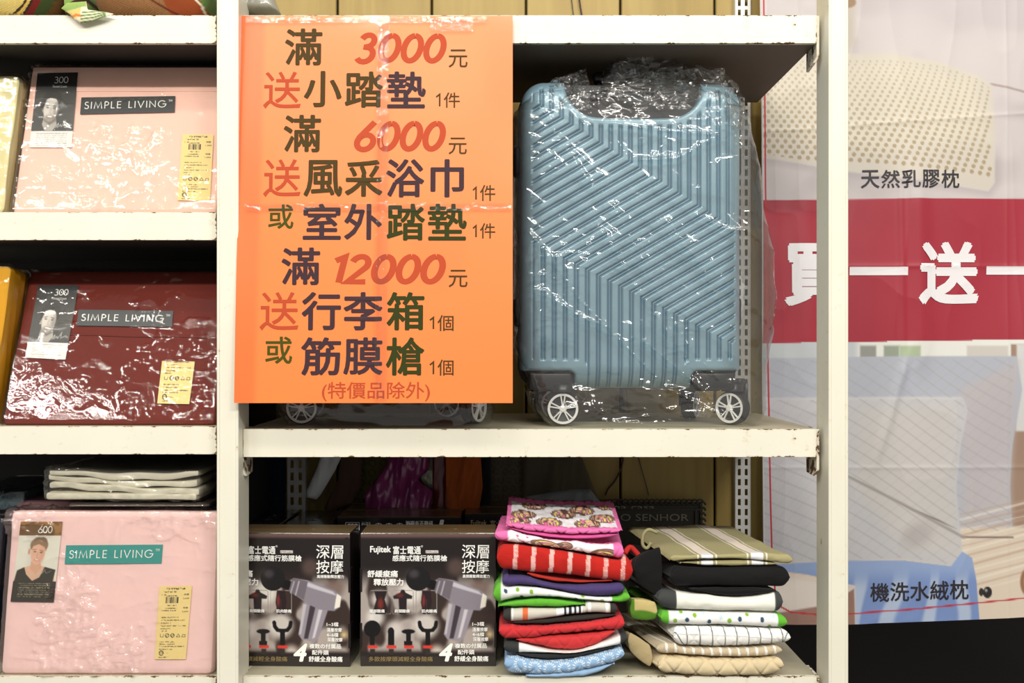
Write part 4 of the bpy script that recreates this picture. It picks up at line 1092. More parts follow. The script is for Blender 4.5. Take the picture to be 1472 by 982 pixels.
# cartons behind: three upright ones turned upside down, seen over the front pair
def back_face(root, mirrored=True):
    yy = -.0003
    fl = dict(flipx=True, flipz=True)
    its = [glyph_vf('4', .065, .090, BH - .040, BH - .004, yy, bold=.03, shear=.25, **fl), glyph_vf('舒緩全身酸痛', .012, .060, BH - .014, BH - .006, yy, bold=.02, **fl), glyph_vf('配件頭', .034, .056, BH - .024, BH - .017, yy, bold=.02, **fl),
           glyph_vf('USB', -.091, -.072, BH - .020, BH - .011, yy, bold=.03, **fl), glyph_vf('充電方便', -.066, -.050, BH - .014, BH - .008, yy, **fl)]
    its.append(strokes([[(-.094, BH - .022), (-.094, BH - .009), (-.070, BH - .009), (-.070, BH - .022), (-.094, BH - .022)]], .0008, yy))
    for k in range(4):
        cx = -.036 + k * .0185
        its.append(strokes([arc(cx, BH - .018, .0078, .0078, 0, 360, 20)], .0007, yy))
        its.append(strokes([[(cx, BH - .011), (cx, BH - .018)], [[(cx - .003, BH - .020), (cx + .003, BH - .020)], [(cx - .003, BH - .018), (cx, BH - .022), (cx + .003, BH - .018)], [(cx - .004, BH - .019), (cx + .004, BH - .019)], [(cx - .003, BH - .023), (cx - .003, BH - .019), (cx + .003, BH - .019), (cx + .003, BH - .023)]][k]], .0022, yy))
    part('lettering', jn(*its), wht, root)
for k, yb in enumerate((.212, .2935, .375)):
    if yb + BD > WALLY - .002: yb = WALLY - BD - .004
    r = carton(Frame(wx(573.5, .212) + (0, .002, -.002)[k], yb, TOP3 + .0002), ('upside-down massage gun box just behind the gap between the front pair', 'massage gun box in the middle of the upside-down row behind the front pair', 'rearmost massage gun box of the upside-down row behind the front pair')[k], front=False)
    if k == 0: back_face(r)
for k, yb in enumerate((.250, .3315)):
    r = carton(Frame(wx(755, .250), yb, TOP3 + .0002), ('massage gun box behind the pink holder stack, gold brand lettering on its front', 'massage gun box standing behind the one with gold brand lettering')[k], front=False)
    if k == 0: part('lettering', jn(glyph_vf('Fujitek', -.098, -.069, BH - .024, BH - .011, -.0003, bold=.02), glyph_vf('富士電通', -.063, -.020, BH - .024, BH - .011, -.0003, bold=.01)), mat('ink_pale_gold', (214, 200, 160), .4), r)
# two cartons on their side end-on at the left
def end_carton(px0, px1, Y, yaw, label, BD=BD):
    x0, x1 = wx(px0, Y), wx(px1, Y)
    fr = Frame(x0, Y, TOP3 + .0002, yaw=yaw); root = thing('gun_carton', fr, label, 'box', 'boxes of massage guns on the bottom shelf')
    h = BH - .006
    part('carton_body', rbox(0, BD, 0, BW * .86, .0002, h, .0012), boxside, root)
    part('carton_lid', rbox(.001, BD - .001, .003, BW * .86 - .001, h - .0003, h + .0012, .0004, 1), mat('carton_lid_black', (24, 22, 24), .18, coat=.6), root)
    part('carton_edge', rbox(.0005, BD - .0005, -.0006, .0004, h - .0012, h - .0002, .0002, 1), mat('carton_raw_edge', (180, 176, 170), .6), root)
    V, F = glyph_vf('FTM', -.03, .03, -.008, .008); V = np.stack([-V[:, 2] + BD / 2, V[:, 0] + .10, np.full(len(V), h + .0015)], 1)
    part('lettering', (V, F), mat('ink_grey', (96, 92, 90), .4), root)
end_carton(401, 470, .140, -3, 'massage gun box turned end-on behind the left front box, near the slotted strip')
end_carton(348.5, 396, .140, -1, 'massage gun box turned end-on right behind the left post', .057)
# ---------------------------------------------------------------- folded kitchen cloths
clothm = mat('kitchen_cloth', vc=True, rough=.85, sheen=.06, spec=.25, bump=.25, bscale=700)
def curve(a, u):
    a = np.array(a, float); return np.interp(u, np.linspace(0, 1, len(a)), a) if len(a) < 3 else np.polyval(np.polyfit(np.linspace(0, 1, len(a)), a, min(len(a) - 1, 4)), u)
def pad_mesh(xL, xR, top, bot, Y, depth, fn, skew=0.0, rise=0.0, seed=0.0, quilt=0.0, er=9, base=(200, 200, 200), amp=.0012, nose=None, flare=0.0, cap=None):
    nu, ns, nt = 150, 34, 26
    u = np.linspace(0, 1, nu)
    hpx = curve(bot, u) - curve(top, u)
    X0 = xL + (xR - xL) * u
    e = np.sqrt(np.clip(1 - (1 - np.clip(np.minimum(u, 1 - u) * (xR - xL) / er, 0, 1)) ** 2, 0, 1)) * .92 + .08
    zt = wz(curve(top, u), Y); zb = wz(curve(bot, u), Y); zc = (zt + zb) / 2; h = (zt - zb) * e
    zt, zb = zc + h / 2, zc - h / 2
    if cap is not None:
        lim = np.interp(wx(X0, Y), cap[0], cap[1]) - .0006
        zt = np.minimum(zt, lim); zb = np.maximum(np.minimum(zb, zt - .0025), ZMIN); zt = np.maximum(zt, zb + .001); zc = (zt + zb) / 2; h = zt - zb
        cap[2].append((wx(X0, Y), zb.copy()))
    rn = np.minimum(h * .5, .012) * 1.0 if nose is None else np.minimum(h * .5, nose)
    cols_, pts = [], []
    k = (DCAM + Y) / FPX
    for j in range(nt):                         # top surface, back to front
        t = 1 - j / nt
        y = Y + rn + t * depth; z = zt + rise * t ** 1.3 - h * .1 * min(1, t * 4) * (rise < .01)
        pts.append((wx(X0, Y) + skew * t * depth + flare * t * depth * (u - .5), y, z)); cols_.append((X0, -(t * depth) / k))
    for j in range(ns + 1):
        a = math.pi * j / ns
        y = Y + rn - rn * math.sin(a); z = zc + h / 2 * math.cos(a)
        pts.append((wx(X0, Y), y, z)); cols_.append((X0, j / ns * hpx))
    for j in range(1, nt):
        t = j / nt
        pts.append((wx(X0, Y) + skew * t * depth + flare * t * depth * (u - .5), Y + rn + t * depth, zb + rise * t ** 1.3 + h * .1 * min(1, t * 4))); cols_.append((X0, hpx + t * depth / k))
    n = len(pts)
    V = np.array([np.stack([np.broadcast_to(c, (nu,)) for c in p], -1) for p in pts])      # n, nu, 3
    CX_ = np.array([c[0] for c in cols_]); CY_ = np.array([np.broadcast_to(c[1], (nu,)) for c in cols_])
    P = Pic(CX_, CY_, base); fn(P)
    nrm = np.zeros_like(V); nrm[:nt, :, 2] = 1
    for j in range(ns + 1):
        a = math.pi * j / ns; nrm[nt + j, :, 1] = -math.sin(a); nrm[nt + j, :, 2] = math.cos(a)
    nrm[nt + ns + 1:, :, 2] = -1
    w = amp * fbm(V[..., 0] * 30 + seed, V[..., 1] * 25, V[..., 2] * 40 + seed, 3)
    if quilt:
        a = CX_ * .7071 + CY_ * .7071 + seed * 9; b = CX_ * .7071 - CY_ * .7071; q = 22.
        dq = np.minimum(np.abs(((a / q) % 1) - .5), np.abs(((b / q) % 1) - .5)); w = w - quilt * np.exp(-(dq / .07) ** 2) + quilt * .5 * (dq * 2)
    V = V + nrm * np.minimum(w - amp * 1.2, 0)[..., None]
    F = gridf(nu, n)
    # closed ends and back
    V2 = V.reshape(-1, 3)
    F = [q for q in F]
    F.append(tuple(j * nu for j in range(n))); F.append(tuple((n - 1 - j) * nu + nu - 1 for j in range(n)))
    F.append(tuple(range(nu - 1, -1, -1)) + tuple((n - 1) * nu + i for i in range(nu)))
    return (V2, [q for q in F]), np.clip(P.C, 0, 255).reshape(-1, 3)
ZMIN = TOP3 + .0004
GX = np.linspace(-.1, .6, 800)
UNDER = {}
def cloth(name, label, cat, group, main, folds=()):
    """each cloth is squeezed under what already lies on it"""
    zlow = UNDER.setdefault(group, np.full(len(GX), 1.0)) if group else np.full(len(GX), 1.0)
    used = []
    vf, c = pad_mesh(cap=(GX, zlow, used), **main); V, F = vf; V[:, 2] = np.maximum(V[:, 2], ZMIN)
    o = part(name, (V, F), clothm, None, True, c); tag(o, label, cat, group)
    for f in folds:
        f['depth'] = .04
        vf, c = pad_mesh(cap=(GX, zlow, used), **f); V, F = vf; V[:, 2] = np.maximum(V[:, 2], ZMIN)
        part('lower_fold', (V, F), clothm, o, True, c)
    if group:
        for xs, zs in used:
            m = (GX >= xs.min() - .03) & (GX <= xs.max()); zlow[m] = np.minimum(zlow[m], np.interp(GX[m], xs, zs))
    return o
def solid(c): return lambda P: (P.C.__setitem__(slice(None), c), P.put(.25 * sstep(.1, .8, vnoise(P.X / 5, P.Y / 5)), tuple(v * .85 for v in c)))
def D(**k): return k
PINK, HOT = (236, 118, 178), (226, 96, 164)
def mane(P, cx, cy, s=1.0, f=1, ys=1.0):     # the printed curl of coloured stripes
    for k, c in enumerate(((150, 110, 100), (248, 226, 130), (240, 150, 184), (246, 224, 130), (226, 130, 160), (250, 236, 190))):
        r = (15 - k * 2.3) * s
        P.ell(cx + f * k * 1.3 * s, cy + k * .6 * ys, r * 1.3, r * .62 * ys, (96, 62, 60), .8); P.ell(cx + f * k * 1.3 * s, cy + k * .6 * ys, r * 1.3 - .9, r * .62 * ys - .9 * ys, c, .8)
    for k in range(5): P.line([(cx - f * (14 + k * 1.5) * s, cy + (k * 1.6 - 4) * s * ys), (cx - f * 4 * s, cy + (k * 1.2 - 3) * s * ys)], .7, (96, 80, 84), .6)
def uni(P, binding=0, ends=(730, 881), rowsy=(-20, 8)):
    P.C[:] = (246, 243, 246)
    for (x, y, f) in ((768, -128, 1), (842, -112, -1), (884, -140, 1), (752, -66, 1), (812, -84, 1), (870, -62, -1), (846, -28, 1), (790, -30, -1), (744, -24, 1)): mane(P, x, y, 1.0, f, 3.0)
    for (x, y) in ((785, -20), (840, -46), (733, -48), (812, -70), (868, -76)): P.ell(x, y, 3.4, 8, (240, 120, 160), 1)
def pinkpad(P):
    uni(P); P.put(sstep(6.5, 5.5, np.minimum(P.X - 727, 895 - P.X)) , PINK); P.put(sstep(-9, -7.5, P.Y), PINK); P.put(sstep(-142, -144, P.Y), PINK)
def pinkpad2(P):
    P.C[:] = (247, 244, 246)
    mane(P, 785, 14, 1.15, 1); mane(P, 868, 17, 1.15, -1); mane(P, 812, 8, .6, 1)
    for (x, y) in ((752, 16), (768, 22), (744, 8), (835, 18), (758, 6)): P.ell(x, y, 2, 1.8, (238, 100, 150), 1)
    P.put(sstep(731, 729, P.X) + sstep(881, 883, P.X), PINK); P.put(sstep(-8, -10, P.Y), PINK)
def redstripe(P):
    P.C[:] = (190, 34, 26); P.put(.3 * ((P.Y * 1.0) % 2.4 < 1), (150, 20, 18))
    for x in (741, 767, 793, 819.5, 845.5, 871, 896): P.put(.85 * (np.abs(P.X + (P.Y - 18) * .08 - x) < 3.2) * (.55 + .45 * (np.sin(P.X * 2.5) * np.sin(P.Y * 2.2) > -.3)), (240, 208, 200))
def dots(pts, g1, g2):
    def f(P):
        P.C[:] = (244, 244, 240)
        for x, y, k in pts: P.ell(x, y, 2.9, 2.9, ((58, 82, 108), (132, 180, 60), (200, 222, 232))[k], .8)
        P.put(sstep(g1 + 1, g1 - 1, P.X) + sstep(g2 - 1, g2 + 1, P.X), (98, 178, 52))
    return f
GREEN = (98, 178, 52)
def striped6(P):
    P.C[:] = (206, 200, 188); P.put((np.abs(P.X - 755) < 4) * 1., (222, 110, 66))
    for x in (737,): P.put((np.abs(P.X - x) < 1.5) * 1., (240, 240, 238))
    P.put((P.X > 800) * (P.X < 838) * 1., (244, 244, 242))
    for x in (813, 820, 827, 834): P.put((np.abs(P.X - x) < 1.8) * 1., (44, 48, 58))
    for x in (848, 873): P.put((np.abs(P.X - x) < 2.2) * 1., (244, 244, 242))
    P.put(sstep(735, 734, P.X) + sstep(877, 878, P.X), (54, 52, 50))
def dkends(a, b, c=(242, 240, 234), d=(52, 54, 54)):
    def f(P): P.C[:] = c; P.put(sstep(a + 1, a - 1, P.X) + sstep(b - 1, b + 1, P.X), d)
    return f
def burst(P):
    P.C[:] = (142, 176, 210)
    for cx, cy in [(738 + 21 * i + 10 * (j % 2), -40 + 17 * j) for i in range(8) for j in range(6)]:
        r = np.hypot(P.X - cx, P.Y - cy); a = np.arctan2(P.Y - cy, P.X - cx)
        P.put(.9 * (np.cos(a * 16) > .25) * sstep(4.6, 5.4, r) * sstep(9.6, 8.8, r), (232, 240, 246))
S1 = 'folded kitchen cloths in the left pile'
S2 = 'folded kitchen cloths in the right pile'
Y1 = -.012
cloth('pot_holder', 'pink-bordered white quilted pot holder with colourful curls, lying on top of the left pile', 'pot holder', S1,
      D(xL=727, xR=895, top=[751, 758, 759], bot=[758, 769, 766], Y=.004, depth=.185, fn=pinkpad, rise=.016, quilt=.0016, seed=.3, er=14, skew=.02),
      [D(xL=733, xR=889, top=[758, 768, 766], bot=[761, 776, 771], Y=.009, depth=.17, fn=solid(HOT), rise=.012, seed=.7)])
cloth('pot_holder', 'white cloth with colourful curls and pink ends, second from the top of the left pile', 'pot holder', S1,
      D(xL=711, xR=897, top=[758, 764, 780, 780], bot=[779, 786, 796, 806], Y=.000, depth=.17, fn=pinkpad2, quilt=.0010, seed=1.3, skew=.05))
cloth('kitchen_towel', 'red towel with white stripes near the top of the left pile', 'towel', S1,
      D(xL=714, xR=910, top=[784, 786, 792, 802], bot=[821, 826, 833, 840], Y=-.006, depth=.20, fn=redstripe, seed=2.1, er=12),
      [D(xL=758, xR=880, top=[822, 830, 834, 833], bot=[826, 838, 839, 836], Y=.002, depth=.18, fn=solid((186, 44, 30)), seed=2.4, nose=.005)])
cloth('pot_holder', 'plain purple cloth below the red striped towel in the left pile', 'pot holder', S1,
      D(xL=722, xR=898, top=[825, 833, 840, 837], bot=[845, 846, 856, 857], Y=-.006, depth=.17, fn=solid((74, 60, 110)), seed=3.3, er=10))
P5 = [(727, 10, 0), (744, 7, 1), (750, 17, 0), (764, 8, 1), (772, 16, 0), (790, 10, 2), (812, 14, 1), (828, 10, 0), (849, 14, 0), (838, 2, 1), (866, 8, 1), (874, 18, 0)]
cloth('pot_holder', 'white cloth with blue and green dots and green ends below the purple one, left pile', 'pot holder', S1,
      D(xL=709, xR=906, top=[838, 844, 853, 850], bot=[872, 860, 864, 868], Y=-.004, depth=.18, fn=dots(P5, 720, 880), seed=4.3, er=12),
      [D(xL=716, xR=842, top=[870, 862, 862, 868], bot=[874, 874, 874, 870], Y=-.004, depth=.16, fn=solid(GREEN), seed=4.9, nose=.006)])
cloth('kitchen_towel', 'grey towel with orange and black-and-white stripes and charcoal ends in the left pile', 'towel', S1,
      D(xL=723, xR=888, top=[876, 873, 868, 868], bot=[898, 892, 884, 885], Y=-.007, depth=.18, fn=striped6, seed=5.3),
      [D(xL=736, xR=886, top=[892, 888, 884, 882], bot=[898, 898, 894, 886], Y=.000, depth=.17, fn=solid((54, 52, 48)), seed=5.8, nose=.006)])
cloth('pot_holder', 'plain red quilted cloth low in the left pile', 'pot holder', S1,
      D(xL=717, xR=898, top=[895, 897, 895, 884], bot=[921, 917, 910, 908], Y=-.008, depth=.18, fn=solid((204, 52, 56)), seed=6.3, quilt=.0012, er=12),
      [D(xL=742, xR=884, top=[918, 914, 911, 906], bot=[921, 934, 934, 909], Y=-.002, depth=.17, fn=solid((210, 58, 60)), seed=6.9, quilt=.0008, nose=.008)])
cloth('kitchen_towel', 'white towel with charcoal ends, second from the bottom of the left pile', 'towel', S1,
      D(xL=724, xR=902, top=[921, 930, 930, 909], bot=[940, 941, 936, 926], Y=-.006, depth=.18, fn=dkends(746, 892), seed=7.3),
      [D(xL=742, xR=884, top=[938, 939, 935, 928], bot=[942, 949, 944, 931], Y=.000, depth=.17, fn=solid((50, 50, 50)), seed=7.9, nose=.006)])
cloth('pot_holder', 'light blue cloth with white sunburst rings at the bottom of the left pile', 'pot holder', S1,
      D(xL=725, xR=898, top=[940, 950, 946, 930], bot=[971, 973, 966, 950], Y=-.012, depth=.18, fn=burst, seed=8.3, quilt=.0010, er=12),
      [D(xL=756, xR=884, top=[970, 968, 962, 952], bot=[974, 977, 974, 955], Y=-.008, depth=.17, fn=solid((150, 184, 216)), seed=8.9, nose=.006)])

KH = (168, 160, 116)
def khaki(P):
    P.C[:] = KH; P.put(.25 * ((P.X + P.Y) % 2.6 < 1), (140, 134, 92))
    for x in (1017, 1089):
        P.put((np.abs(P.X - x) < 8.5) * 1., (236, 222, 208)); P.put(((np.abs(P.X - x) > 12) & (np.abs(P.X - x) < 14.5)) * 1., (232, 226, 204))
        P.put((np.abs(P.X - x) < 8.5) * (P.Y > -14) * 1., (238, 238, 240))
SK = -.17
cloth('kitchen_towel', 'khaki towel with white stripes lying on top of the right pile', 'towel', S2,
      D(xL=963, xR=1140, top=[797, 796, 795, 797], bot=[811, 806, 807, 814], Y=.004, depth=.235, fn=khaki, rise=.006, skew=SK, seed=10.3, er=9, nose=.006, amp=.0016),
      [D(xL=978, xR=1118, top=[807, 805, 805, 809], bot=[811, 815, 815, 812], Y=.010, depth=.20, fn=khaki, skew=SK, seed=10.9, nose=.006)])
def blk_(P): P.C[:] = (18, 17, 18)
cloth('kitchen_towel', 'plain black folded towel right under the khaki one', 'towel', S2,
      D(xL=964, xR=1136, top=[812, 817, 816, 815], bot=[848, 845, 846, 846], Y=.006, depth=.20, fn=blk_, skew=SK * 1.3, seed=11.3, er=12),
      [D(xL=994, xR=1116, top=[845, 845, 845, 847], bot=[849, 857, 858, 850], Y=.008, depth=.18, fn=blk_, skew=SK, seed=11.9, nose=.007)])
cloth('pot_holder', 'plain white cloth with charcoal ends under the black towel', 'pot holder', S2,
      D(xL=946, xR=1126, top=[847, 855, 856, 848], bot=[877, 880, 881, 882], Y=.004, depth=.18, fn=dkends(973, 1115, (238, 238, 226), (64, 66, 66)), skew=SK, seed=12.3, er=10))
P4 = [(971, 14, 1), (988, 12, 0), (999, 6, 1), (1012, 3, 2), (1020, 13, 0), (1030, 22, 1), (1037, 7, 2), (1049, 11, 1), (1064, 9, 0), (1075, 3, 1), (1073, 21, 1), (1096, 9, 0), (1107, 17, 1), (1113, 5, 2), (1054, 21, 2), (980, 2, 1)]
cloth('pot_holder', 'green-ended white cloth with blue and green dots, middle of the right pile', 'pot holder', S2,
      D(xL=950, xR=1132, top=[876, 880, 882, 884], bot=[901, 901, 902, 905], Y=.002, depth=.18, fn=dots(P4, 962, 1119), skew=SK, seed=13.3, er=10))
def gridc(P):
    P.C[:] = (243, 243, 238)
    for x in (987, 1006, 1024, 1042, 1059, 1076, 1093, 1109, 1125): P.line([(x - 2, -400), (x - 1, 0), (x + 1, 14), (x + 2, 60)], 1.2, (40, 42, 46), .8)
    P.line([(968, 6), (985, 26), (990, 34)], 1.2, (40, 42, 46), .8); P.line([(1134, 2), (1124, 24)], 1.1, (40, 42, 46), .8)
    for y in (12, -30, -70): P.line([(960, y), (1140, y + 2)], .7, (190, 190, 188), .8)
cloth('kitchen_towel', 'white towel with thin black grid lines in the right pile', 'towel', S2,
      D(xL=968, xR=1137, top=[900, 902, 903, 906], bot=[929, 932, 930, 927], Y=.000, depth=.18, fn=gridc, skew=SK, seed=14.3, er=14, quilt=.0008))
def beigestripe(P):
    P.C[:] = (196, 180, 152); P.put(.3 * sstep(0, .6, vnoise(P.X / 2, P.Y / 2)), (170, 154, 128))
    for k in range(14): P.put((np.abs(P.X - (958 + 13 * k) - P.Y * .1) < 1.6) * .9, (238, 236, 230))
cloth('kitchen_towel', 'beige towel with narrow white stripes, second from the bottom of the right pile', 'towel', S2,
      D(xL=944, xR=1125, top=[924, 929, 932, 927], bot=[942, 944, 946, 943], Y=.002, depth=.19, fn=beigestripe, skew=SK * 1.3, seed=15.3, er=14))
cloth('pot_holder', 'plain cream quilted cloth at the bottom of the right pile', 'pot holder', S2,
      D(xL=946, xR=1127, top=[947, 946, 949, 944], bot=[970, 974, 976, 970], Y=-.008, depth=.19, fn=solid((214, 196, 158)), skew=SK * 1.4, seed=16.3, er=14, quilt=.0016))
# hanging loops
def loop(name, label, pts, Y, r, c, m=None):
    P = [(wx(a, Y), Y + dy, wz(b, Y)) for a, b, dy in pts]
    o = part(name, tube(P, r, 8), m or mat(label[:12], c, .8), None, True); tag(o, label, 'loop'); return o
par = bpy.data.objects
def child_loop(parent, pts, Y, r, m):
    P = np.array([(wx(a, Y), Y + dy, wz(b, Y)) for a, b, dy in pts]); n = 24
    t = np.linspace(0, len(P) - 1, n); Q = np.stack([np.interp(t, range(len(P)), P[:, k]) for k in range(3)], 1)
    for _ in range(3): Q[1:-1] = (Q[:-2] + 2 * Q[1:-1] + Q[2:]) / 4
    part('hanging_loop', tube(Q, r, 8), m, parent, True)
tk = [o for o in COL.objects if o.get('label', '').startswith('khaki towel')][0]
child_loop(tk, [(945, 766, 0), (932, 760, 0), (924, 768, 0), (923, 784, 0), (930, 790, 0), (936, 780, 0)], .06, .0028, mat('loop_khaki', (150, 144, 104), .8))
tr_ = [o for o in COL.objects if o.get('label', '').startswith('red towel')][0]
child_loop(tr_, [(898, 796, 0), (906, 786, .01), (914, 794, .01), (924, 806, .01), (922, 812, .01), (912, 808, .01), (902, 812, 0)], .045, .0045, mat('loop_red', (190, 34, 26), .8))
# things pushed in between and behind the two piles
def mitt(P): P.C[:] = (196, 178, 120); P.put(sstep(10, 8.5, np.minimum(P.X - 903, 958 - P.X)), (84, 130, 36)); P.put(sstep(15, 17, P.Y), (84, 130, 36)) 
cloth('oven_glove', 'green-edged cream oven glove squeezed between the two piles', 'oven glove', None,
      D(xL=906, xR=945, top=[862, 862, 866], bot=[890, 894, 892], Y=.012, depth=.022, fn=mitt, skew=SK, seed=20.3, er=4, nose=.006))
def bits(P): P.C[:] = (176, 158, 118)
cloth('oven_glove', 'tan cloth corner under the green-edged oven glove between the piles', 'oven glove', None,
      D(xL=903, xR=938, top=[908, 918, 930], bot=[936, 952, 962], Y=.014, depth=.022, fn=bits, skew=SK, seed=21.3, er=5, nose=.006))
cloth('kitchen_towel', 'black cloth sagging behind the black towel between the two piles', 'towel', None,
      D(xL=913, xR=952, top=[806, 792, 786], bot=[836, 852, 862], Y=.018, depth=.022, fn=blk_, skew=SK, seed=22.3, er=4, nose=.006))
# ---------------------------------------------------------------- pillow banner behind the open right side
YB = .405
bnf = Frame(0, YB, 0)
def banner_art(P):
    X, Y = P.X, P.Y
    P.C[:] = (206, 198, 200)
    P.put(.5 * sstep(.1, .7, fbm(X / 120, Y / 80)), (186, 176, 180)); P.put(.6 * sstep(1230, 1300, X) * sstep(80, 10, Y), (196, 186, 192))
    P.poly([(1180, 0), (1232, 0), (1232, 60), (1210, 90), (1180, 70)], (190, 180, 170), 14); P.ell(1222, 3, 12, 8, (150, 120, 90), 3)
    P.line([(1425, 121), (1450, 126), (1480, 134), (1560, 150)], 2.5, (160, 140, 136), 3)
    pil = [(1040, 84), (1120, 76), (1215, 77), (1290, 78), (1350, 88), (1405, 108), (1426, 122), (1430, 180), (1429, 262), (1420, 274), (1380, 268), (1220, 246), (1120, 228), (1040, 222)]
    P.poly(pil, (208, 200, 190), 5); P.poly([(1100, 90), (1290, 84), (1400, 115), (1424, 200), (1250, 215), (1100, 190)], (220, 212, 196), 40, .7)
    ins = P.dpoly(pil)
    # punched holes of the latex pillow in rows that widen towards the viewer
    for r in range(23):
        y0 = 88 + r * 4.6 + r * r * .075
        xx = 1090 + (r % 2) * 5.6; step = 9.6 + r * .12
        while xx < 1424:
            c = (xx - 1090) / 334
            yy = y0 + 26 * c * c * (r / 22) + (22 * max(0, c - .55) ** 1.2) * (1 - r / 22) * 2 + (6 if xx < 1190 else 0) * 0
            rr = 1.1 + .065 * r
            if yy < 241 + 30 * c * c:
                m = (np.abs(X - xx) < 5) & (np.abs(Y - yy) < 5)
                a = np.zeros(X.shape); a[m] = sstep(1.2, 0, np.hypot(X[m] - xx, Y[m] - yy) - rr)
                P.put(a * (ins < -4) * (.35 + .022 * r), (160, 140, 106))
            xx += step
    P.put(.5 * sstep(0, 3, ins) * sstep(16, 2, ins) * sstep(200, 240, Y), (170, 160, 164))
    # red band
    b0, b1 = 287.5 - (X - 1100) * .006, 493.5 - (X - 1100) * .014
    P.put(sstep(-.6, .6, Y - b0) * sstep(.6, -.6, Y - b1), (166, 36, 56))
    low = Y > b1
    P.put(low * 1., (196, 200, 208)); P.put(low * sstep(1225, 1240, X) * sstep(516, 512, Y) * 1., (232, 232, 228))
    for x0, x1, c in ((1236, 1259, (150, 150, 146)), (1270, 1292, (150, 160, 146)), (1292, 1322, (176, 190, 160)), (1390, 1448, (206, 200, 196))): P.rect(x0, x1, 497, 514, c, 4)
    P.rect(1600, 1800, 480, 980, (150, 126, 108), 3); P.rect(1452, 1800, 495, 980, (160, 132, 116), 3); P.rect(1460, 1800, 495, 620, (212, 212, 214), 4)
    # rear and front quilted pillows
    P.poly([(1020, 516), (1180, 514), (1300, 512), (1460, 512), (1468, 560), (1456, 640), (1452, 700), (1456, 768), (1440, 776), (1380, 774), (1020, 780)], (180, 184, 198), 3)
    P.poly([(1380, 560), (1462, 520), (1452, 700), (1455, 768), (1385, 772)], (190, 184, 190), 20)
    P.rect(1080, 1800, 760, 980, (222, 208, 192), 8)
    q = P.dpoly([(1020, 516), (1460, 512), (1452, 700), (1456, 768), (1020, 780)])
    fp = [(1020, 572), (1180, 572), (1290, 570), (1385, 572), (1391, 590), (1380, 640), (1374, 700), (1382, 790), (1380, 812), (1366, 818), (1300, 806), (1180, 808), (1110, 808), (1020, 806)]
    P.rect(1080, 1800, 770, 980, (222, 206, 190), 4)
    for k in range(16): P.line([(1380, 860 - k * 8), (1480, 838 - k * 8 - (k % 3) * 2), (1600, 800 - k * 7)], 1.5 + (k % 3), (186, 158, 136) if k % 2 else (238, 230, 216), 3, op=.6)
    P.line([(1380, 774), (1456, 776)], 2.2, (110, 92, 92), 3)
    P.poly(fp, (198, 197, 202), 4); P.line([(1020, 574), (1380, 572)], 3, (206, 205, 210), 6); P.poly([(1240, 590), (1370, 585), (1368, 700), (1376, 800), (1300, 790), (1230, 700)], (206, 200, 196), 40, .6)
    P.put(.5 * (P.dpoly(fp) < 0) * sstep(1200, 1100, X), (196, 194, 206))
    f = P.dpoly(fp)
    for a, sgn in ((1, 1), (1, -1)):
        t = (Y - sgn * X * (.58 if sgn > 0 else .95)) + 10 * np.sin(X / 60); l = np.abs(((t / 19) % 1) - .5) * 19
        P.put(.30 * sstep(-1.2, -.2, l - 9.3) * ((f < -3) | ((q < -3) & (f > 0) & (Y < 770))) * .8, (224, 222, 224)) if sgn > 0 else None
        P.put(.34 * sstep(1.3, .3, np.abs(l - 9.0)) * ((f < -3) | ((q < -3) & (f > 0) & (Y < 770))) * (1 if sgn > 0 else .25), (150, 146, 152))
    P.poly([(1220, 684), (1262, 706), (1310, 734), (1375, 762), (1350, 748), (1290, 722)], (138, 132, 130), 2.5); P.line([(1215, 683), (1300, 726), (1385, 775)], 3.5, (160, 154, 152), 4); P.ell(1318, 770, 22, 16, (170, 164, 164), 22, -30, .6)
    # blue throw over the bed frame
    th = [(1098, 812), (1210, 806), (1300, 808), (1366, 818), (1382, 796), (1396, 806), (1402, 840), (1406, 900), (1228, 905), (1228, 842), (1160, 826), (1098, 818)]
    P.poly([(1098, 822), (1228, 842), (1228, 905), (1098, 905)], (214, 202, 198), 2); P.poly([(1185, 870), (1226, 846), (1227, 905), (1098, 905), (1098, 884)], (150, 116, 104), 3); P.poly([(1098, 826), (1226, 846), (1190, 868), (1098, 880)], (216, 206, 200), 2)
    P.poly(th, (122, 146, 200), 2)
    P.put((P.dpoly(th) < 0) * .75 * sstep(.1, .8, np.sin(X / 8.5 + Y / 60 + 1.5 * vnoise(X / 60, Y / 60))) * sstep(815, 850, Y), (196, 208, 228)); P.put((P.dpoly(th) < 0) * .5 * sstep(845, 815, Y), (170, 190, 224))
    P.ell(1418, 859, 6.5, 8.5, (34, 30, 30), 1.2); P.ell(1409, 858, 3.5, 6, (46, 40, 40), 1); P.ell(1416, 856, 2, 2.4, (150, 150, 150), 1.2)
    P.ell(1476, 846, 10, 20, (150, 112, 80), 3); P.ell(1478, 846, 6, 14, (230, 200, 140), 2)
    # printed red border
    P.line([(1101, -80), (1102, 270), (1104, 500), (1106, 640), (1109, 800), (1113, 858), (1120, 872), (1135, 880), (1180, 884), (1300, 880), (1472, 870), (1800, 848)], 2.2, (186, 34, 50), 1)
nxb, nyb = 560, 560
bx0, bx1, by0, by1 = 1096.0, 1720.0, -70.0, 898.0
u, v = np.meshgrid(np.linspace(0, 1, nxb) ** 1.35, np.linspace(0, 1, nyb))
BX = bx0 + u * (bx1 - bx0); BY = by0 + v * (by1 - by0)
P = Pic(BX, BY, (255, 255, 255)); banner_art(P)
P.C = P.C * np.array([.985, .985, .97])
edge_l = 1.5 * np.sin(BY / 140) - 2.5 * sstep(700, 200, BY) + (BY - 400) * .004
bot = sstep(700, 898, BY) * (-(BX - 1215) * .042 * (BX > 1215)) 
X3 = wx(BX + edge_l * (1 - u), YB); Z3 = wz(BY + bot, YB)
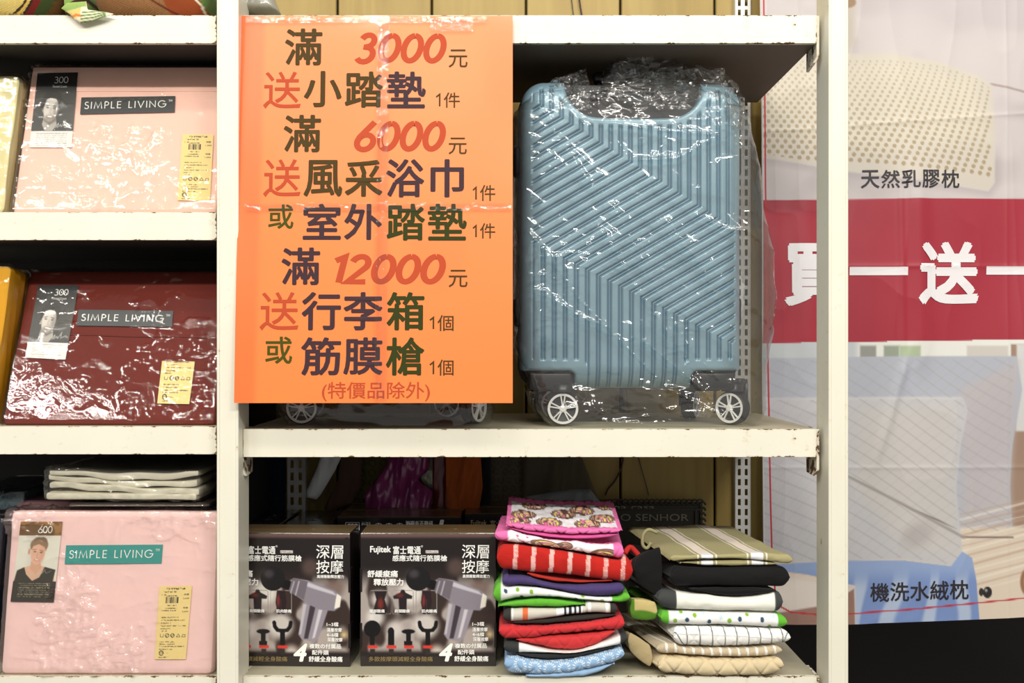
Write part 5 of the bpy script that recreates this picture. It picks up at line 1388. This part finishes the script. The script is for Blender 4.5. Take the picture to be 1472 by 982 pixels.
def banner_off(X, Y):
    o = .006 * fbm(X / 170 + 4, Y / 260, 1.0, 2) + .0022 * ridged(X / 90 + 2, Y / 240, 5.0, 2)
    for cx, w_, a in ((1322, 14, .007), (1160, 20, .005), (1296, 5, .0025)): o = o + a * np.exp(-((X - cx - (Y - 400) * .02) / w_) ** 2) * sstep(200, 300, Y) * sstep(560, 480, Y)
    o = o + .0016 * np.exp(-np.abs(Y - (181 - (X - 1220) * .07)) / 2.5) + .0015 * np.exp(-np.abs(Y - 383) / 2.5) * (X > 1200) + .0014 * np.exp(-np.abs(Y - 672) / 2.5) + .0012 * np.exp(-np.abs(X - 1448) / 3)
    o = o + .004 * np.exp(-((X - 1296 + (Y - 540) * .3) / 7) ** 2) * sstep(480, 540, Y) * sstep(700, 620, Y)
    return o
OFF = banner_off(BX, BY)
bann = part('pillow_banner', (np.stack([X3, YB - OFF, Z3], -1).reshape(-1, 3), np.stack([np.arange(nxb * nyb).reshape(nyb, nxb)[a, b] for a, b in ((slice(None, -1), slice(None, -1)), (slice(1, None), slice(None, -1)), (slice(1, None), slice(1, None)), (slice(None, -1), slice(1, None)))], -1).reshape(-1, 4)),
            mat('banner_cloth', vc=True, rough=.48, sheen=.2, bump=.12, bscale=1400), None, True, np.clip(P.C, 0, 255).reshape(-1, 3))
tag(bann, 'large printed banner of pillows with a red band hanging behind the right post', 'banner')
def btext(s, x0, x1, y0, y1, m, bold):
    V, F = ptext(bnf, s, x0, x1, y0, y1, 0, bold=bold)
    # subdivide onto the folds: push each point out by the cloth's own relief
    bm = bmesh.new(); bv = [bm.verts.new(p) for p in V]
    for q in F:
        try: bm.faces.new([bv[i] for i in q])
        except ValueError: pass
    if x1 - x0 > 60:
        k = (DCAM + YB) / FPX
        for i in range(int(x0 // 7), int(x1 // 7) + 1): bmesh.ops.bisect_plane(bm, geom=bm.verts[:] + bm.edges[:] + bm.faces[:], plane_co=((i * 7 - CX) * k, 0, 0), plane_no=(1, 0, 0))
        for i in range(int(y0 // 7), int(y1 // 7) + 1): bmesh.ops.bisect_plane(bm, geom=bm.verts[:] + bm.edges[:] + bm.faces[:], plane_co=(0, 0, (HZ - i * 7) * k), plane_no=(0, 0, 1))
    V, F = bm_out(bm)
    X = V[:, 0] * FPX / (DCAM + YB) + CX; Y = HZ - V[:, 2] * FPX / (DCAM + YB)
    V = V.copy(); V[:, 1] = YB + V[:, 1] - banner_off(X, Y) - .0012
    part('lettering', (V, F), m, bann)
bred = mat('banner_white', (236, 232, 234), .5)
btext('買', 1126, 1216, 350, 440, bred, .038)
btext('一', 1220, 1303, 384, 396, bred, 0); btext('送', 1317, 1406, 348, 438, bred, .038); btext('一', 1417, 1500, 383, 395, bred, 0)
bdk = mat('banner_black', (44, 38, 44), .5)
for k, ch in enumerate('天然乳膠枕'): btext(ch, 1237 + k * 28.4, 1263 + k * 28.4, 245, 271, bdk, .014)
for k, ch in enumerate('機洗水絨枕'): btext(ch, 1251 + k * 28.3, 1278 + k * 28.3, 838 - k * 1.2, 865 - k * 1.0, bdk, .014)
hem = tube([(wx(1097 + e_, YB), YB - .002, wz(y, YB)) for y, e_ in [(y, 1.5 * math.sin(y / 140) - 2.5 * float(sstep(700, 200, y)) + (y - 400) * .004) for y in np.linspace(-68, 894, 60)]], .0016, 6)
part('side_hem', hem, mat('banner_hem', (206, 204, 208), .6), bann, True)

# ---------------------------------------------------------------- goods behind the boxes and piles
def drape(name, label, cat, outline, Y, thick, color, seed, fold=14., amp=.006, m=None, dirx=1.0, diry=.15, fn=None, step=2.2):
    """hanging or slumped cloth with thickness: filled photo outline, creased in depth, rounded at its rim"""
    xs = [p[0] for p in outline]; ys = [p[1] for p in outline]
    gx = np.arange(min(xs) - 3, max(xs) + 4, step); gy = np.arange(min(ys) - 3, max(ys) + 4, step)
    X, Y_ = np.meshgrid(gx, gy); P = Pic(X, Y_, color); d = -P.dpoly(outline)
    e = .4; Px = Pic(X + e, Y_, color); Py = Pic(X, Y_ + e, color)
    gxx = (-Px.dpoly(outline) - d) / e; gyy = (-Py.dpoly(outline) - d) / e; gl = np.hypot(gxx, gyy) + 1e-6
    ins = d > 0; cell = ins[:-1, :-1] | ins[1:, :-1] | ins[:-1, 1:] | ins[1:, 1:]
    o = np.minimum(d, 0); X2 = X - o * gxx / gl; Y2 = Y_ - o * gyy / gl; dd = np.maximum(d, 0)
    rim = np.sqrt(np.clip(1 - (1 - np.clip(dd / 9, 0, 1)) ** 2, 0, 1))
    w = amp * (fbm((X2 * dirx + Y2 * diry) / fold + seed, (Y2 * dirx - X2 * diry) / (fold * 5), seed, 3))
    front = Y - thick / 2 * rim - w * rim; back = Y + thick / 2 * rim
    if fn: fn(P)
    C = P.C
    k = (DCAM + Y) / FPX
    n = X.size; idx = np.arange(n).reshape(X.shape)
    Fq = np.stack([idx[:-1, :-1], idx[1:, :-1], idx[1:, 1:], idx[:-1, 1:]], -1)[cell]
    V = np.concatenate([np.stack([(X2 - CX) * k, front, (HZ - Y2) * k], -1).reshape(-1, 3), np.stack([(X2 - CX) * k, back, (HZ - Y2) * k], -1).reshape(-1, 3)])
    F = np.concatenate([Fq, Fq[:, ::-1] + n]); used = np.unique(F); mp = -np.ones(2 * n, int); mp[used] = np.arange(len(used))
    CC = np.concatenate([C.reshape(-1, 3)] * 2)[used]
    oo = part(name, (V[used], mp[F]), m or clothm, None, True, np.clip(CC, 0, 255)); tag(oo, label, cat); return oo
sat = mat('satin_print', vc=True, rough=.3, sheen=.2)
bagm = mat('thin_bag', vc=True, rough=.25, coat=.4)
drape('dark_garment', 'dark blue cloth hanging behind the left boxes', 'cloth', [(330, 640), (412, 640), (410, 758), (330, 762)], .36, .014, (14, 26, 44), 1.1)
drape('silver_sleeve', 'silvery crumpled foil sleeve leaning behind the cartons', 'sleeve', [(466, 640), (494, 650), (482, 676), (462, 710), (455, 718), (441, 715), (440, 708), (456, 672)], .355, .010, (226, 232, 236), 2.1, m=sat)
drape('brown_cloth', 'dark brown cloth slumped beside the silver sleeve', 'cloth', [(488, 640), (522, 640), (520, 700), (506, 724), (464, 740), (470, 722), (486, 690)], .385, .016, (96, 72, 60), 3.1)
def swirl(P):
    P.C[:] = (104, 98, 52); r = np.hypot((P.X % 16) - 8, (P.Y % 14) - 7); P.put(.6 * (np.abs(r - 4.5) < 1), (70, 66, 34))
drape('patterned_cloth', 'olive swirl-patterned cloth behind the purple bag', 'cloth', [(516, 640), (650, 640), (650, 720), (512, 720), (508, 700)], .425, .014, (104, 98, 52), 4.1, fn=swirl)
drape('purple_bag', 'crumpled translucent purple plastic bag behind the upside-down boxes', 'bag', [(560, 652), (600, 645), (618, 652), (616, 676), (600, 690), (622, 706), (618, 738), (526, 738), (524, 712), (540, 690), (556, 668)], .335, .03, (140, 54, 112), 5.1, fold=9, amp=.012, m=bagm)
drape('clear_bag', 'pale green crumpled bag beside the purple bag', 'bag', [(604, 652), (624, 645), (626, 738), (606, 738), (620, 706), (604, 690)], .385, .014, (180, 184, 150), 5.6, fold=9, amp=.006, m=bagm)
drape('red_cloth', 'dark red cloth standing beside the orange paper bag', 'cloth', [(622, 640), (642, 640), (644, 738), (622, 738)], .350, .012, (104, 18, 26), 6.1, m=sat)
drape('orange_bag', 'crumpled orange paper bag behind the cartons', 'bag', [(640, 640), (690, 640), (694, 700), (688, 738), (642, 738)], .32, .024, (170, 86, 34), 7.1, fold=10, amp=.012)
drape('navy_cloth', 'black cloth hanging right of the orange bag', 'cloth', [(684, 640), (706, 640), (704, 738), (686, 738)], .365, .012, (24, 24, 32), 8.1)
def damask(P):
    P.C[:] = (104, 98, 84); r = np.hypot(((P.X + (np.floor(P.Y / 12) % 2) * 6) % 12) - 6, (P.Y % 12) - 6); P.put(.45 * (np.abs(r - 3.6) < .8), (70, 64, 54))
drape('damask_cloth', 'grey-brown scroll-patterned cloth hanging behind the left pile', 'cloth', [(702, 640), (752, 640), (752, 768), (702, 768)], .425, .010, (104, 98, 84), 9.1, fn=damask, amp=.003)
drape('grey_curtain', 'grey-brown cloth hanging between scroll cloth and wood wall', 'cloth', [(750, 640), (830, 640), (842, 672), (858, 712), (862, 768), (750, 768)], .415, .014, (88, 80, 66), 10.1, fold=20)
drape('grey_cloth', 'slate grey cloth heaped right behind the pink pot holder', 'cloth', [(756, 714), (790, 708), (828, 703), (848, 703), (858, 716), (872, 730), (872, 768), (756, 768)], .255, .03, (112, 122, 124), 11.1, fold=18, amp=.008)
# carved black sign with lettering
YS = .395
gf = Frame(wx(940, YS), YS, TOP3 + .0005, lean=2.0)
root = thing('carved_sign', gf, 'dark carved plaque with scroll border and lettering leaning on the wood wall', 'sign')
sgm = mat('sign_dark', (58, 56, 48), .6, bump=.4, bscale=90)
a = gf.at(842, 722); b = gf.at(1010, 722)
part('board', rbox(a[0], b[0], 0, .008, .0005, a[1], .002), sgm, root)
bords = []
for k in range(22):
    x = a[0] + (b[0] - a[0]) * (k + .5) / 22
    bords.append(tube([(x + .006 * math.cos(t), -.002 + .001 * math.sin(t * 2), a[1] + .005 * math.sin(t)) for t in np.linspace(0, 5.2, 14)], .0022, 6))
for k in range(20):
    z = a[1] * (k + .5) / 20
    bords.append(tube([(b[0] + .005 * math.cos(t), -.002, z + .006 * math.sin(t)) for t in np.linspace(0, 5.2, 14)], .0022, 6))
bords.append(rbox(a[0], b[0], -.004, 0, a[1] - .016, a[1] - .012, .001)); bords.append(rbox(b[0] - .016, b[0] - .012, -.004, 0, 0, a[1] - .012, .001))
part('scroll_border', jn(*bords), sgm, root, True)
slm = mat('sign_letters', (150, 148, 132), .6)
part('lettering', jn(ptext(gf, 'Minha casa', 852, 941, 725, 733, -.002, bold=.006), ptext(gf, 'AO SENHOR', 878, 990, 739, 749, -.002, bold=.004)), slm, root)
# thin cables on the wall
cabm = mat('cable_dark', (60, 28, 34), .5); cabg = mat('cable_grey', (70, 66, 56), .5)
def cable(pts, Y, r, m, label):
    P = np.array([(wx(x, Y), Y, wz(y, Y)) for x, y in pts]); t = np.linspace(0, len(P) - 1, 40)
    Q = np.stack([np.interp(t, range(len(P)), P[:, k]) for k in range(3)], 1)
    for _ in range(4): Q[1:-1] = (Q[:-2] + 2 * Q[1:-1] + Q[2:]) / 4
    o = part('cable', tube(Q, r, 6), m, None, True); tag(o, label, 'cable')
cable([(829, -60), (832, 0), (838, 30), (860, 200), (880, 400), (899, 600), (897, 655), (893, 675), (883, 694), (874, 702), (870, 712)], WALLY - .006, .0017, cabm, 'dark red cable hanging down the wood wall behind the plaque')
cable([(818, -60), (821, 0), (830, 60), (860, 300), (905, 600), (917, 656), (924, 680), (931, 705), (932, 712)], WALLY - .004, .0010, cabg, 'thin grey cable hanging on the wood wall right of the red one')

# ---------------------------------------------------------------- goods on the top shelves
def arcs(cs, cx, cy, w0):
    def f(P):
        r = np.hypot(P.X - cx, (P.Y - cy) * 1.0)
        rr = r - w0; acc = 0
        P.C[:] = cs[-1][1]
        for w, c in cs: P.put(((rr >= acc) & (rr < acc + w)) * 1., c); acc += w
        P.put(.12 * ((rr % 2.4) < 1.0), (40, 20, 10))
    return f
bag_cols = [(34, (110, 22, 24)), (10, (70, 96, 44)), (5, (200, 210, 150)), (18, (214, 190, 110)), (3, (60, 40, 20)), (4, (214, 180, 90)), (3, (40, 30, 20)), (8, (112, 24, 20)), (12, (52, 66, 26)), (30, (90, 60, 20))]
TOPY = .02
def heap(name, label, cat, x0, x1, h, Y, depth, fn, seed, cl_=None):
    """soft bundle on the top shelf"""
    zb = TOP1 + .0004; a, b = wx(x0, Y), wx(x1, Y)
    V, F = wrinkled(a, b, Y, Y + depth, zb, zb + h, min(h * .45, .04), .006, seed, 12, 110, 50, 30, kind='f')
    X = V[:, 0] * FPX / (DCAM + Y) + CX; Yp_ = HZ - V[:, 2] * FPX / (DCAM + Y)
    P = Pic(X[None], Yp_[None], (200, 200, 200)); fn(P)
    o = part(name, (V, F), cl_ or clothm, None, True, np.clip(P.C, 0, 255).reshape(-1, 3)); tag(o, label, cat); return o
heap('striped_bundle', 'dark red bundle with green and yellow curved stripes at the top left corner', 'cloth', -120, 81, .10, .012, .25, arcs(bag_cols, -14, -46, 0), 1.0)
def brown(P):
    P.C[:] = (128, 88, 52); P.put(.5 * (((P.X * .8 + P.Y * 1.6) % 4.2) < 1.8), (164, 120, 78))
    P.poly([(205, -60), (330, -60), (330, 40), (255, 40), (240, 14)], (136, 62, 26), 2); P.line([(205, -8), (222, 2), (240, 12), (262, 22)], 2.5, (84, 34, 20), 1.5)
    P.poly([(270, -60), (330, -60), (330, 40), (296, 30), (292, 10), (284, -2)], (90, 120, 60), 2); P.line([(262, -30), (276, -6), (286, 4), (292, 22)], 3, (214, 210, 190), 1.5)
heap('brown_bundle', 'brown twill bundle with terracotta panel on the top left shelf', 'cloth', 127, 296, .085, .022, .25, brown, 2.0)
def greenb(P): P.C[:] = (132, 160, 84); P.line([(88, 26), (100, 6), (130, -20)], 5, (60, 44, 26), 2)
heap('green_bundle', 'green folded cloth squeezed between the two striped bundles, top left', 'cloth', 92, 118, .075, .016, .22, greenb, 3.0)
# corner of cloth hanging over the shelf edge
def corner(P):
    P.C[:] = (236, 228, 196); P.poly([(92, 18), (118, 12), (116, 24), (108, 27)], (222, 200, 120), 1.5); P.line([(101, 26), (110, 22), (118, 24)], 3.5, (232, 130, 70), 1.2)
    for k in range(4): P.line([(117 + k * 1, 33 - k * 4.6), (135, 30 - k * 4.2), (152, 23 - k * 2.4)], 1.8, (84, 120, 60), 1)
    P.poly([(84, -10), (124, -10), (124, 10), (100, 16), (88, 18)], (150, 176, 96), 2)
c_o = drape('cloth_corner', 'cream cloth corner with green stripes hanging over the top left shelf edge', 'cloth', [(88, 12), (96, 4), (124, 2), (126, 14), (150, 17), (164, 20), (146, 27), (128, 32), (117, 34), (108, 28), (101, 21)], -.010, .006, (236, 228, 196), 12.1, fn=corner, step=1.2, amp=.002)
# grey film bag at the left end of the middle top shelf
drape('grey_film_bag', 'grey translucent bag on the middle top shelf above the poster', 'bag', [(346, -60), (372, -60), (388, -20), (404, 21), (346, 21)], .05, .05, (150, 148, 136), 13.1, m=bagm, amp=.006)
